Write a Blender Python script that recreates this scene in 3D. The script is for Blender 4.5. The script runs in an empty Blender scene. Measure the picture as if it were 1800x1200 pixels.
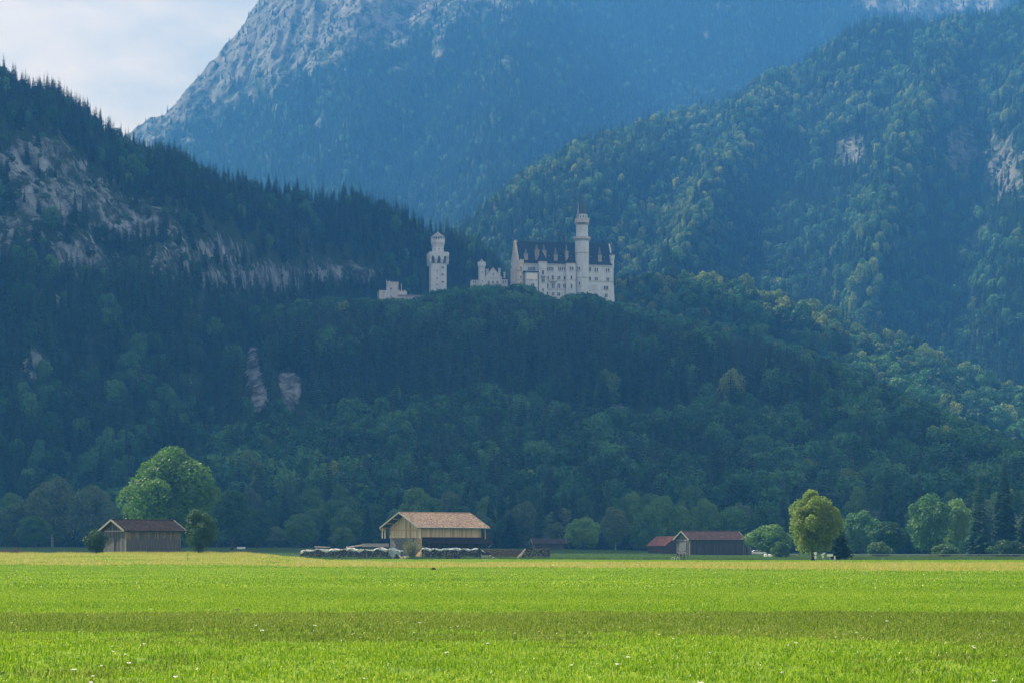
import bpy, math, random
import numpy as np
from mathutils import Vector

# ------------------------------------------------------------------ scene, camera, sky, sun, exposure
scene = bpy.context.scene
F, CXP, HY, CH = 4250.0, 900.0, 969.0, 1.7      # focal length in photo pixels, photo centre, eye-level row, eye height

cam_d = bpy.data.cameras.new("camera")
cam_d.sensor_width = 36.0
cam_d.lens = F / 1800.0 * 36.0
cam_d.shift_y = (HY - 600.0) / 1800.0
cam_d.clip_start, cam_d.clip_end = 0.5, 30000.0
cam = bpy.data.objects.new("camera", cam_d)
cam.location = (0, 0, CH)
cam.rotation_euler = (math.radians(90), 0, 0)
scene.collection.objects.link(cam)
scene.camera = cam

SUN_EL, SUN_AZ = 47.0, -58.0                    # azimuth from the view axis, minus is left
sun_dir = Vector((math.sin(math.radians(SUN_AZ)) * math.cos(math.radians(SUN_EL)),
                  math.cos(math.radians(SUN_AZ)) * math.cos(math.radians(SUN_EL)),
                  math.sin(math.radians(SUN_EL))))
world = bpy.data.worlds.new("World"); scene.world = world
world.use_nodes = True
wn, wl = world.node_tree.nodes, world.node_tree.links
wn.clear()
w_out = wn.new("ShaderNodeOutputWorld"); w_bg = wn.new("ShaderNodeBackground")
w_sky = wn.new("ShaderNodeTexSky"); w_sky.sky_type = 'NISHITA'; w_sky.sun_disc = False
w_sky.sun_elevation = math.radians(SUN_EL); w_sky.sun_rotation = math.radians(SUN_AZ % 360)
w_sky.altitude = 800; w_sky.air_density = 1.0; w_sky.dust_density = 1.0
w_tc = wn.new("ShaderNodeTexCoord"); w_map = wn.new("ShaderNodeMapping")
w_map.inputs['Scale'].default_value = (1.0, 1.0, 2.2)
w_n = wn.new("ShaderNodeTexNoise"); w_n.inputs['Scale'].default_value = 13.0
w_n.inputs['Detail'].default_value = 9.0; w_n.inputs['Roughness'].default_value = 0.55
w_r = wn.new("ShaderNodeValToRGB")
w_r.color_ramp.elements[0].position = 0.38; w_r.color_ramp.elements[0].color = (0.48, 0.48, 0.48, 1)
w_r.color_ramp.elements[1].position = 0.60; w_r.color_ramp.elements[1].color = (0.95, 0.95, 0.95, 1)
w_mix = wn.new("ShaderNodeMix"); w_mix.data_type = 'RGBA'
w_mix.inputs['B'].default_value = (10.9, 9.6, 8.9, 1)
wl.new(w_tc.outputs['Generated'], w_map.inputs['Vector']); wl.new(w_map.outputs['Vector'], w_n.inputs['Vector'])
wl.new(w_n.outputs['Fac'], w_r.inputs['Fac']); wl.new(w_r.outputs['Color'], w_mix.inputs['Factor'])
wl.new(w_sky.outputs['Color'], w_mix.inputs['A']); wl.new(w_mix.outputs['Result'], w_bg.inputs['Color'])
w_bg.inputs['Strength'].default_value = 0.052
wl.new(w_bg.outputs['Background'], w_out.inputs['Surface'])

sun_l = bpy.data.lights.new("sun", 'SUN'); sun_l.energy = 5.0; sun_l.angle = math.radians(0.5)
sun_l.color = (1.0, 0.93, 0.80)
sun_o = bpy.data.objects.new("sun", sun_l); scene.collection.objects.link(sun_o)
sun_o.rotation_euler = sun_dir.to_track_quat('Z', 'Y').to_euler()
sun_o.location = sun_dir * 3000

vs = scene.view_settings
vs.view_transform = 'Standard'; vs.look = 'None'; vs.exposure = 0.82; vs.gamma = 1.0
vs.use_curve_mapping = False
scene.render.engine = 'CYCLES'
cy = scene.cycles
cy.max_bounces = 5; cy.diffuse_bounces = 2; cy.glossy_bounces = 1; cy.transmission_bounces = 2
cy.transparent_max_bounces = 4; cy.volume_bounces = 1
cy.use_denoising = True
try: cy.denoiser = 'OPENIMAGEDENOISE'
except Exception: pass
cy.caustics_reflective = False; cy.caustics_refractive = False
cy.sample_clamp_indirect = 3.0

HAZE_DENSITY = 1.55e-4
HAZE_COLOR = (0.088, 0.36, 1.0)

CLOUD_SHADOW = [(-300, 1050, 20, 270), (0, 1080, 30, 270), (-420, 1420, 150, 260), (-120, 1420, 120, 300), (170, 980, 20, 230), (-560, 1750, 300, 220), (20, 1695, 185, 150), (70, 1705, 190, 95), (-140, 1750, 180, 210), (-330, 1520, 200, 230), (-480, 1520, 240, 250), (-600, 1480, 260, 250)]   # ground points the cloud puffs are placed to shade: x, y, z and radius

# ------------------------------------------------------------------ helpers
rng = np.random.default_rng(11)
random.seed(11)
COL = scene.collection

def at(px, py, D):
    return Vector(((px - CXP) / F * D, D, CH + (HY - py) / F * D))

def proj(p):
    return CXP + p[..., 0] / p[..., 1] * F, HY - (p[..., 2] - CH) / p[..., 1] * F

def tag(o, label=None, cat=None, group=None, kind=None):
    if label: o['label'] = label
    if cat: o['category'] = cat
    if group: o['group'] = group
    if kind: o['kind'] = kind
    return o

def empty(name, loc=(0, 0, 0), rz=0.0):
    o = bpy.data.objects.new(name, None)
    o.empty_display_size = 0.5
    o.location = loc; o.rotation_euler = (0, 0, rz)
    COL.objects.link(o); return o

def link(name, me, parent=None, loc=None, rz=None, coll=None):
    o = bpy.data.objects.new(name, me)
    (coll or COL).objects.link(o)
    if parent is not None: o.parent = parent
    if loc is not None: o.location = loc
    if rz is not None: o.rotation_euler = (0, 0, rz)
    return o

def poly_mesh(name, V, faces_flat, k, mats=(), smooth=False, midx=None, attr=None):
    """V (n,3); faces_flat (m,k) index array of k-gons."""
    V = np.ascontiguousarray(V, dtype=np.float32); Fc = np.ascontiguousarray(faces_flat, dtype=np.int32)
    me = bpy.data.meshes.new(name)
    me.vertices.add(len(V)); me.vertices.foreach_set('co', V.ravel())
    me.loops.add(Fc.size); me.loops.foreach_set('vertex_index', Fc.ravel())
    me.polygons.add(len(Fc))
    me.polygons.foreach_set('loop_start', np.arange(0, Fc.size, k, dtype=np.int32))
    me.polygons.foreach_set('loop_total', np.full(len(Fc), k, dtype=np.int32))
    for m in mats: me.materials.append(m)
    if midx is not None: me.polygons.foreach_set('material_index', np.ascontiguousarray(midx, dtype=np.int32))
    me.polygons.foreach_set('use_smooth', np.full(len(Fc), smooth, dtype=bool))
    if attr:
        for an, av in attr.items():
            a = me.attributes.new(an, 'FLOAT', 'POINT'); a.data.foreach_set('value', np.ascontiguousarray(av, dtype=np.float32).ravel())
    me.update(calc_edges=True); me.validate()
    return me

class MB:
    """collects polygons, builds ONE mesh object"""
    def __init__(s): s.v = []; s.f = []; s.m = []
    def add(s, vs_, fs, mi=0):
        b = len(s.v); s.v += [tuple(p) for p in vs_]
        for f in fs: s.f.append([b + i for i in f]); s.m.append(mi)
        return s
    def box(s, x0, x1, y0, y1, z0, z1, mi=0):
        return s.add([(x0, y0, z0), (x1, y0, z0), (x1, y1, z0), (x0, y1, z0), (x0, y0, z1), (x1, y0, z1), (x1, y1, z1), (x0, y1, z1)],
                     [(0, 3, 2, 1), (4, 5, 6, 7), (0, 1, 5, 4), (1, 2, 6, 5), (2, 3, 7, 6), (3, 0, 4, 7)], mi)
    def bar(s, a, b, w, h=None, mi=0):
        a, b = Vector(a), Vector(b); h = h or w
        d = (b - a).normalized(); u = d.cross(Vector((0, 0, 1)))
        if u.length < 1e-3: u = Vector((1, 0, 0))
        u.normalize(); v = d.cross(u)
        u *= w / 2; v *= h / 2
        return s.add([a - u - v, a + u - v, a + u + v, a - u + v, b - u - v, b + u - v, b + u + v, b - u + v],
                     [(3, 2, 1, 0), (4, 5, 6, 7), (0, 1, 5, 4), (1, 2, 6, 5), (2, 3, 7, 6), (3, 0, 4, 7)], mi)
    def lathe(s, prof, n=16, c=(0, 0), mi=0, a0=0.0):
        """prof list of (r,z) bottom to top, around (cx,cy); closed ends"""
        vs_ = []; fs = []
        for r, z in prof:
            for i in range(n):
                a = a0 + 2 * math.pi * i / n
                vs_.append((c[0] + r * math.cos(a), c[1] + r * math.sin(a), z))
        for k in range(len(prof) - 1):
            for i in range(n):
                j = (i + 1) % n
                fs.append((k * n + i, k * n + j, (k + 1) * n + j, (k + 1) * n + i))
        fs.append(tuple(range(n - 1, -1, -1)))
        fs.append(tuple((len(prof) - 1) * n + i for i in range(n)))
        return s.add(vs_, fs, mi)
    def tube(s, pts, rad, n=7, mi=0):
        pts = [Vector(p) for p in pts]
        vs_ = []; fs = []
        for k, p in enumerate(pts):
            d = (pts[min(k + 1, len(pts) - 1)] - pts[max(k - 1, 0)]).normalized()
            u = d.cross(Vector((0, 1, 0)))
            if u.length < 1e-3: u = Vector((1, 0, 0))
            u.normalize(); v = d.cross(u)
            r = rad[k] if hasattr(rad, '__len__') else rad
            for i in range(n):
                a = 2 * math.pi * i / n
                vs_.append(p + u * (r * math.cos(a)) + v * (r * math.sin(a)))
        for k in range(len(pts) - 1):
            for i in range(n):
                j = (i + 1) % n
                fs.append((k * n + i, k * n + j, (k + 1) * n + j, (k + 1) * n + i))
        fs.append(tuple(range(n - 1, -1, -1))); fs.append(tuple((len(pts) - 1) * n + i for i in range(n)))
        return s.add(vs_, fs, mi)
    def prism(s, poly, y0, y1, mi=0):
        """poly of (x,z) counter-clockwise seen from -y, extruded along y"""
        n = len(poly)
        vs_ = [(x, y0, z) for x, z in poly] + [(x, y1, z) for x, z in poly]
        fs = [tuple(range(n)), tuple(range(2 * n - 1, n - 1, -1))]
        for i in range(n):
            j = (i + 1) % n
            fs.append((j, i, n + i, n + j))
        return s.add(vs_, fs, mi)
    def mesh(s, name, mats, smooth=False):
        me = bpy.data.meshes.new(name); me.from_pydata(s.v, [], s.f)
        for m in (mats if isinstance(mats, (list, tuple)) else [mats]): me.materials.append(m)
        me.polygons.foreach_set('material_index', s.m)
        if smooth: me.polygons.foreach_set('use_smooth', [True] * len(s.f))
        me.update(); return me
    def build(s, name, mats, parent=None, smooth=False, loc=None, rz=None):
        return link(name, s.mesh(name, mats, smooth), parent, loc, rz)

# numpy gradient noise ------------------------------------------------------------
_perm = np.random.default_rng(5).permutation(512); _perm = np.concatenate([_perm, _perm, _perm])
_gr = np.random.default_rng(6).uniform(0, 2 * math.pi, 512); _gx, _gy = np.cos(_gr), np.sin(_gr)
def noise2(x, y):
    xi = np.floor(x).astype(int); yi = np.floor(y).astype(int); xf = x - xi; yf = y - yi
    xi &= 511; yi &= 511
    u = xf * xf * xf * (xf * (xf * 6 - 15) + 10); v = yf * yf * yf * (yf * (yf * 6 - 15) + 10)
    def g(ix, iy, dx, dy):
        h = _perm[(_perm[ix & 511] + iy) & 511]
        return _gx[h] * dx + _gy[h] * dy
    a = g(xi, yi, xf, yf); b = g(xi + 1, yi, xf - 1, yf); c = g(xi, yi + 1, xf, yf - 1); d = g(xi + 1, yi + 1, xf - 1, yf - 1)
    return ((a + (b - a) * u) + ((c + (d - c) * u) - (a + (b - a) * u)) * v) * 1.5
def fbm(x, y, o=5, g=0.5):
    r = 0; a = 1.0; t = 0
    for k in range(o):
        r = r + a * noise2(x + 17.3 * k, y - 9.1 * k); t += a; a *= g; x = x * 2.03; y = y * 2.03
    return r / t
def ridged(x, y, o=5, g=0.5):
    r = 0; a = 1.0; t = 0
    for k in range(o):
        r = r + a * (1 - 2 * np.abs(noise2(x + 31.7 * k, y + 5.3 * k))); t += a; a *= g; x = x * 2.07; y = y * 2.07
    return r / t
def sstep(a, b, x):
    t = np.clip((x - a) / (b - a), 0, 1); return t * t * (3 - 2 * t)
def I(pts):
    xs = np.array([p[0] for p in pts], float); ys = np.array([p[1] for p in pts], float)
    return lambda u: np.interp(u, xs, ys)

# materials -----------------------------------------------------------------------
def new_mat(name):
    m = bpy.data.materials.new(name); m.use_nodes = True
    n = m.node_tree.nodes; n.clear(); return m, n, m.node_tree.links
def ramp(n, stops):
    r = n.new("ShaderNodeValToRGB"); e = r.color_ramp.elements
    while len(e) < len(stops): e.new(0.5)
    for k, (p, c) in enumerate(stops):
        e[k].position = p; e[k].color = (*c, 1) if len(c) == 3 else c
    return r
def leaf_mat(name, stops, trans=0.35, nscale=0.35, nmix=0.5, rough=0.55, spec=0.25):
    """foliage: colour by individual, broken up inside the crown, partly translucent"""
    m, n, l = new_mat(name)
    oi = n.new("ShaderNodeObjectInfo"); r = ramp(n, stops)
    tc = n.new("ShaderNodeTexCoord"); nz = n.new("ShaderNodeTexNoise"); nz.inputs['Scale'].default_value = nscale
    nz.inputs['Detail'].default_value = 4
    ad = n.new("ShaderNodeMath"); ad.operation = 'MULTIPLY_ADD'; ad.inputs[1].default_value = nmix; 
    sub = n.new("ShaderNodeMath"); sub.operation = 'SUBTRACT'; sub.inputs[1].default_value = nmix * 0.5
    l.new(tc.outputs['Object'], nz.inputs['Vector']); l.new(nz.outputs['Fac'], ad.inputs[0]); l.new(oi.outputs['Random'], sub.inputs[0])
    l.new(sub.outputs[0], ad.inputs[2]); l.new(ad.outputs[0], r.inputs['Fac'])
    p = n.new("ShaderNodeBsdfPrincipled"); p.inputs['Roughness'].default_value = rough
    p.inputs['Specular IOR Level'].default_value = spec
    t = n.new("ShaderNodeBsdfTranslucent"); mx = n.new("ShaderNodeMixShader"); mx.inputs[0].default_value = trans
    o = n.new("ShaderNodeOutputMaterial")
    l.new(r.outputs['Color'], p.inputs['Base Color']); l.new(r.outputs['Color'], t.inputs['Color'])
    l.new(p.outputs[0], mx.inputs[1]); l.new(t.outputs[0], mx.inputs[2]); l.new(mx.outputs[0], o.inputs['Surface'])
    return m
def rough_mat(name, stops, scale=(1, 1, 1), nscale=2.0, detail=6, rough=0.85, bump=0.0, bscale=None, obj_random=0.0, metallic=0.0, spec=0.15, coord='Object'):
    m, n, l = new_mat(name)
    tc = n.new("ShaderNodeTexCoord"); mp = n.new("ShaderNodeMapping"); mp.inputs['Scale'].default_value = scale
    nz = n.new("ShaderNodeTexNoise"); nz.inputs['Scale'].default_value = nscale; nz.inputs['Detail'].default_value = detail
    nz.inputs['Roughness'].default_value = 0.6
    l.new(tc.outputs[coord], mp.inputs['Vector']); l.new(mp.outputs[0], nz.inputs['Vector'])
    r = ramp(n, stops); src = nz.outputs['Fac']
    if obj_random:
        oi = n.new("ShaderNodeObjectInfo"); a = n.new("ShaderNodeMath"); a.operation = 'MULTIPLY_ADD'; a.inputs[1].default_value = obj_random
        s2 = n.new("ShaderNodeMath"); s2.operation = 'SUBTRACT'; s2.inputs[1].default_value = obj_random * 0.5
        l.new(oi.outputs['Random'], a.inputs[0]); l.new(src, s2.inputs[0]); l.new(s2.outputs[0], a.inputs[2]); src = a.outputs[0]
    l.new(src, r.inputs['Fac'])
    p = n.new("ShaderNodeBsdfPrincipled"); p.inputs['Roughness'].default_value = rough; p.inputs['Metallic'].default_value = metallic
    p.inputs['Specular IOR Level'].default_value = spec
    l.new(r.outputs['Color'], p.inputs['Base Color'])
    if bump:
        b = n.new("ShaderNodeBump"); b.inputs['Strength'].default_value = bump; b.inputs['Distance'].default_value = bscale or 0.05
        l.new(nz.outputs['Fac'], b.inputs['Height']); l.new(b.outputs[0], p.inputs['Normal'])
    o = n.new("ShaderNodeOutputMaterial"); l.new(p.outputs[0], o.inputs['Surface'])
    return m

M = {}
M['conifer'] = leaf_mat('conifer', [(0.0, (0.004, 0.020, 0.012)), (0.5, (0.012, 0.050, 0.026)), (1.0, (0.038, 0.105, 0.045))], trans=0.22)
M['broad'] = leaf_mat('broadleaf', [(0.0, (0.006, 0.036, 0.016)), (0.45, (0.022, 0.110, 0.038)), (0.8, (0.055, 0.190, 0.062)), (1.0, (0.105, 0.250, 0.075))], trans=0.38)
M['gold'] = leaf_mat('sunlit_broadleaf', [(0.0, (0.06, 0.14, 0.03)), (0.5, (0.13, 0.22, 0.045)), (1.0, (0.25, 0.32, 0.07))], trans=0.42)  # lit copy of the broadleaf: sunlight put into the leaf colour
M['broad_edge'] = leaf_mat('broadleaf_edge', [(0.0, (0.026, 0.090, 0.026)), (0.5, (0.058, 0.160, 0.036)), (1.0, (0.125, 0.250, 0.050))], trans=0.35, nscale=0.5)
M['light_leaf'] = leaf_mat('light_leaf', [(0.0, (0.055, 0.160, 0.040)), (0.5, (0.100, 0.235, 0.055)), (1.0, (0.17, 0.32, 0.075))], trans=0.38, nscale=0.5)
M['grey_leaf'] = leaf_mat('greyish_leaf', [(0.0, (0.060, 0.115, 0.060)), (1.0, (0.115, 0.180, 0.085))], trans=0.35)
M['big_leaf'] = leaf_mat('ash_leaf', [(0.0, (0.024, 0.085, 0.006)), (0.6, (0.065, 0.175, 0.010)), (1.0, (0.13, 0.25, 0.02))], trans=0.42, nscale=0.4, nmix=0.8)
M['birch_leaf'] = leaf_mat('birch_leaf', [(0.0, (0.20, 0.29, 0.06)), (0.5, (0.36, 0.45, 0.11)), (1.0, (0.52, 0.58, 0.18))], trans=0.6, nscale=0.6, nmix=0.9)
M['bush_leaf'] = leaf_mat('bush_leaf', [(0.0, (0.030, 0.085, 0.022)), (1.0, (0.080, 0.160, 0.045))], trans=0.35, nscale=1.0)
M['willow_leaf'] = leaf_mat('willow_leaf', [(0.0, (0.10, 0.13, 0.055)), (1.0, (0.20, 0.22, 0.10))], trans=0.4, nscale=1.2)
M['bark'] = rough_mat('bark', [(0.3, (0.035, 0.028, 0.022)), (0.7, (0.09, 0.075, 0.06))], (1, 1, 0.2), 6)
M['pale_bark'] = rough_mat('pale_bark', [(0.35, (0.10, 0.09, 0.08)), (0.6, (0.42, 0.40, 0.37))], (1, 1, 1.5), 3)

# ------------------------------------------------------------------ terrain materials
def terrain_mat(name, soil, rocks, fine=0.05):
    m, n, l = new_mat(name)
    at_ = n.new("ShaderNodeAttribute"); at_.attribute_name = 'rock'
    geo = n.new("ShaderNodeNewGeometry")
    mp = n.new("ShaderNodeMapping"); mp.inputs['Scale'].default_value = (1.0, 0.6, 0.55); mp.inputs['Rotation'].default_value = (0, 0.35, 0)
    n1 = n.new("ShaderNodeTexNoise"); n1.inputs['Scale'].default_value = fine; n1.inputs['Detail'].default_value = 8; n1.inputs['Roughness'].default_value = 0.68
    l.new(geo.outputs['Position'], mp.inputs['Vector']); l.new(mp.outputs[0], n1.inputs['Vector'])
    r = ramp(n, rocks); l.new(n1.outputs['Fac'], r.inputs['Fac'])
    n2 = n.new("ShaderNodeTexNoise"); n2.inputs['Scale'].default_value = fine * 1.1; n2.inputs['Detail'].default_value = 9; n2.inputs['Roughness'].default_value = 0.72
    l.new(geo.outputs['Position'], n2.inputs['Vector'])
    rs = ramp(n, soil); l.new(n2.outputs['Fac'], rs.inputs['Fac'])
    ad = n.new("ShaderNodeMath"); ad.operation = 'MULTIPLY_ADD'; ad.inputs[1].default_value = 2.6
    sb = n.new("ShaderNodeMath"); sb.operation = 'SUBTRACT'; sb.inputs[1].default_value = 1.42
    l.new(n2.outputs['Fac'], ad.inputs[0]); l.new(at_.outputs['Fac'], sb.inputs[0]); l.new(sb.outputs[0], ad.inputs[2])
    st = ramp(n, [(0.42, (0, 0, 0)), (0.58, (1, 1, 1))]); l.new(ad.outputs[0], st.inputs['Fac'])
    mx = n.new("ShaderNodeMix"); mx.data_type = 'RGBA'
    l.new(st.outputs['Color'], mx.inputs['Factor']); l.new(rs.outputs['Color'], mx.inputs['A']); l.new(r.outputs['Color'], mx.inputs['B'])
    b = n.new("ShaderNodeBump"); b.inputs['Strength'].default_value = 0.9; b.inputs['Distance'].default_value = 0.5 / fine
    l.new(n1.outputs['Fac'], b.inputs['Height'])
    p = n.new("ShaderNodeBsdfPrincipled"); p.inputs['Roughness'].default_value = 0.95; p.inputs['Specular IOR Level'].default_value = 0.1
    l.new(mx.outputs['Result'], p.inputs['Base Color']); l.new(b.outputs[0], p.inputs['Normal'])
    o = n.new("ShaderNodeOutputMaterial"); l.new(p.outputs[0], o.inputs['Surface'])
    return m
SOIL = [(0.3, (0.010, 0.024, 0.012)), (0.6, (0.022, 0.046, 0.018)), (0.75, (0.05, 0.065, 0.03))]
M['hill'] = terrain_mat('wooded_hill', SOIL, [(0.36, (0.020, 0.026, 0.027)), (0.45, (0.070, 0.085, 0.095)), (0.53, (0.155, 0.195, 0.22)), (0.63, (0.26, 0.31, 0.345)), (0.78, (0.42, 0.455, 0.475))], 0.12)
M['far_hill'] = terrain_mat('far_wooded_hill', SOIL, [(0.36, (0.03, 0.036, 0.036)), (0.5, (0.10, 0.11, 0.115)), (0.66, (0.16, 0.17, 0.175)), (0.8, (0.22, 0.22, 0.22))], 0.09)
M['mountain'] = terrain_mat('mountain_rock', SOIL, [(0.34, (0.07, 0.08, 0.082)), (0.48, (0.12, 0.13, 0.135)), (0.60, (0.165, 0.172, 0.178)), (0.74, (0.21, 0.212, 0.215))], 0.045)

# ------------------------------------------------------------------ valley floor
A_ = I([(-400, 3.3), (0, 3.1), (500, 2.9), (950, 2.5), (1250, 1.4), (1500, 0.9), (2200, 0.8)])
S_ = I([(-400, 1.0), (430, 1.0), (560, 0.0), (2200, 0.0)])
def ground_z(x, y):
    x = np.asarray(x, float); y = np.asarray(y, float)
    u = CXP + x / np.maximum(y, 60) * F
    z = A_(u) * sstep(450, 850, y) + 1.15 * S_(u) * np.exp(-((y - 400) / 95.0) ** 2)
    z = z + 0.05 * fbm(x / 23.0, y / 31.0, 3) * sstep(-50, 80, y) + 0.25 * fbm(x / 160.0, y / 160.0, 2) * sstep(60, 300, y)
    return z
def gz(x, y): return float(ground_z(np.array([x]), np.array([y]))[0])

def grid_mesh(name, P, mats, attr=None, smooth=True):
    nt, nu = P.shape[:2]
    idx = np.arange(nt * nu).reshape(nt, nu)
    q = np.stack([idx[:-1, :-1], idx[:-1, 1:], idx[1:, 1:], idx[1:, :-1]], -1).reshape(-1, 4)
    return poly_mesh(name, P.reshape(-1, 3), q, 4, mats, smooth, attr=attr)

def meadow_mat():
    m, n, l = new_mat('meadow_ground')
    geo = n.new("ShaderNodeNewGeometry")
    nz = n.new("ShaderNodeTexNoise"); nz.inputs['Scale'].default_value = 0.5; nz.inputs['Detail'].default_value = 8
    l.new(geo.outputs['Position'], nz.inputs['Vector'])
    r = ramp(n, [(0.3, (0.08, 0.15, 0.012)), (0.5, (0.13, 0.23, 0.018)), (0.75, (0.20, 0.29, 0.03))])
    l.new(nz.outputs['Fac'], r.inputs['Fac'])
    p = n.new("ShaderNodeBsdfPrincipled"); p.inputs['Roughness'].default_value = 0.9; p.inputs['Specular IOR Level'].default_value = 0.15
    l.new(r.outputs['Color'], p.inputs['Base Color'])
    o = n.new("ShaderNodeOutputMaterial"); l.new(p.outputs[0], o.inputs['Surface'])
    return m
M['meadow'] = meadow_mat()
ys = np.concatenate([np.linspace(-450, 0, 10), np.linspace(15, 1000, 150), np.geomspace(1040, 5600, 25)])
xs = np.concatenate([np.geomspace(2600, 320, 14) * -1, np.linspace(-300, 300, 121), np.geomspace(320, 2600, 14)])
X, Y = np.meshgrid(xs, ys)
tag(link('meadow', grid_mesh('meadow', np.stack([X, Y, ground_z(X, Y)], -1), [M['meadow']])), kind='structure')

# ------------------------------------------------------------------ hills
def blobs(u, v, L):
    r = np.zeros_like(u)
    for cu, cv, ru, rv, a in L: r = np.maximum(r, a * np.exp(-((u - cu) / ru) ** 2 - ((v - cv) / rv) ** 2))
    return r

def hill(name, mat, us, Df, zf, Dc, ycrest, prof, nu, nt, ridge_amp, ridge_len, rough, rock, plateau=20.0, back=250.0, ribs=(), crest_rough=1.0, seed=0.0):
    u = np.linspace(us[0], us[1], nu)
    t = np.linspace(0, 1, nt)
    U, T = np.meshgrid(u, t)
    dc = Dc(U); df = Df(U)
    zc = CH + (HY - ycrest(U)) / F * dc
    z0 = zf(U)
    D = df + (dc - df) * T
    Z = z0 + (zc - z0) * prof(T, U)
    Xw = (U - CXP) / F * D
    W = np.clip(T * 6, 0, 1) * np.sqrt(np.clip((1 - T) * 2.2, 0, 1))
    Z = Z + W * (ridge_amp * ridged(Xw / ridge_len + seed, D / (ridge_len * 2.2) + seed, 4) + rough * fbm(Xw / 28.0 + seed, D / 28.0, 4)) \
          + crest_rough * fbm(Xw / 22.0, D / 22.0 + seed, 4) * np.clip(T * 3, 0, 1)
    for pts, wid, amp in ribs:                          # spurs running down the slope
        c = I(sorted((p[1], p[0]) for p in pts))(T)
        Z = Z + amp * np.exp(-((U - c) / wid) ** 2) * W
    P = np.stack([Xw, D, Z], -1)
    pu, pv = proj(P)
    rk = rock(pu, pv) + 0.30 * fbm(Xw / 45.0 + 7, (D + Z) / 60.0 + seed, 5)
    # rock walls are rougher and stand forward in buttresses
    g = sstep(0.35, 0.7, rk)
    P[..., 1] -= g * (ridged(Xw / 38.0, Z / 170.0 + seed, 5) * 9.0 + fbm(Xw / 10.0, Z / 22.0, 4) * 4.0) * np.minimum(D / 1700.0, 1.5)
    P[..., 0] = (pu - CXP) / F * P[..., 1]
    # back side: plateau and fall
    last = P[-1]; rows = []
    for k, (dd, dz) in enumerate([(plateau * 0.5, 0), (plateau, -1.0), (plateau + back * 0.3, -0.35), (plateau + back, -1.0)]):
        r = last.copy(); r[:, 1] += dd; r[:, 0] = (u - CXP) / F * r[:, 1]
        if k >= 1: r[:, 2] = last[:, 2] - (2.0 if k == 1 else (last[:, 2] + 1) * abs(dz))
        rows.append(r)
    Pf = np.concatenate([P, np.array(rows)], 0)
    rkf = np.concatenate([rk, np.repeat(rk[-1:], 4, 0)], 0)
    o = link(name, grid_mesh(name, Pf, [mat], {'rock': np.clip(rkf, 0, 1)}))
    tag(o, kind='structure')
    return dict(P=P, rock=rk, U=U, T=T, plateau=Pf)

def cprof(ts, ps):
    return lambda T, U: np.interp(T, ts, ps)

# mountain at the back
E_crest = I([(-400, 700), (100, 400), (160, 310), (205, 258), (237, 228), (262, 210), (290, 203), (310, 184), (330, 156), (360, 124), (400, 78), (430, 42),
             (455, 2), (480, -40), (600, -150), (800, -260), (1000, -280), (1300, -230), (1500, -180), (1800, -120), (2300, -60)])
def E_rock(u, v):
    line = I([(200, 330), (330, 250), (420, 210), (520, 165), (640, 120), (760, 75), (900, 40), (1050, 5), (1300, -20), (1500, 20), (1620, 40), (1760, 20), (2000, -60)])
    b = sstep(110, -130, v - line(u)) * 0.78
    b = np.where(u < 330, np.maximum(b, 0.42), b)
    return np.maximum(b, blobs(u, v, [(395, 265, 10, 18, .7), (890, 115, 16, 20, .65), (700, 125, 30, 15, .6), (560, 220, 14, 25, .6), (770, 90, 22, 40, .62), (620, 290, 18, 14, .5), (1240, 60, 14, 25, .6), (470, 290, 30, 16, .45), (1260, 15, 60, 14, .55), (1620, 5, 150, 32, 1.0), (1740, 10, 40, 30, .9)]))
EH = hill('mountain', M['mountain'], (-150, 2150), I([(-400, 3300), (300, 3100), (900, 2700), (2300, 3000)]), I([(-400, 60), (2300, 120)]),
          I([(-400, 4300), (300, 4100), (900, 4500), (2300, 4700)]), E_crest, cprof([0, .5, .8, 1], [0, .40, .73, 1]), 620, 330, 62, 190.0, 14, E_rock, 60, 700,
          ribs=[([(700, 1.0), (560, 0.5), (480, 0.1)], 60, 35), ([(1100, 1.0), (900, 0.5), (760, 0.1)], 90, 60), ([(1400, 1), (1250, .4)], 70, 40)], crest_rough=9.0, seed=3.1)

# right hill behind the castle
D_crest = I([(500, 640), (640, 540), (700, 500), (760, 460), (810, 420), (850, 385), (880, 352), (920, 322), (970, 292), (1040, 258), (1120, 230), (1200, 214),
             (1290, 190), (1340, 158), (1400, 132), (1470, 82), (1520, 52), (1560, 50), (1650, 62), (1700, 62), (1760, 38), (1800, 14), (1900, -50), (2150, -120)])
def D_rock(u, v):
    return blobs(u, v, [(1490, 270, 50, 48, .80), (1690, 270, 44, 70, .86), (1670, 170, 26, 40, .86), (1765, 300, 55, 90, .80), (1560, 330, 30, 40, .6), (1480, 385, 25, 14, .62), (1590, 120, 6, 60, .6),
                        (1310, 270, 18, 18, .5), (1780, 465, 14, 14, .75), (1590, 440, 20, 25, .5), (1730, 420, 26, 60, .5), (1545, 200, 8, 20, .6), (1800, 200, 30, 60, .5)])
DH = hill('right_hill', M['far_hill'], (500, 2050), I([(500, 1950), (900, 1950), (1100, 2000), (1800, 1800), (2200, 1800)]), I([(500, 120), (900, 120), (1100, 110), (2200, 60)]),
          I([(500, 2350), (900, 2600), (1300, 2800), (1600, 3000), (2200, 2900)]), D_crest, cprof([0, .5, 1], [0, .45, 1]), 520, 280, 26, 130.0, 8, D_rock, 30, 300,
          ribs=[([(1345, 1.0), (1290, .7), (1230, .4), (1150, .1)], 55, 55), ([(1690, 1.0), (1630, .65), (1560, .3), (1500, .0)], 58, 65), ([(1050, 1.0), (1000, .4), (950, .1)], 50, 26), ([(1850, 1), (1800, .4), (1760, 0)], 50, 40)], crest_rough=3.0, seed=1.7)

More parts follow.
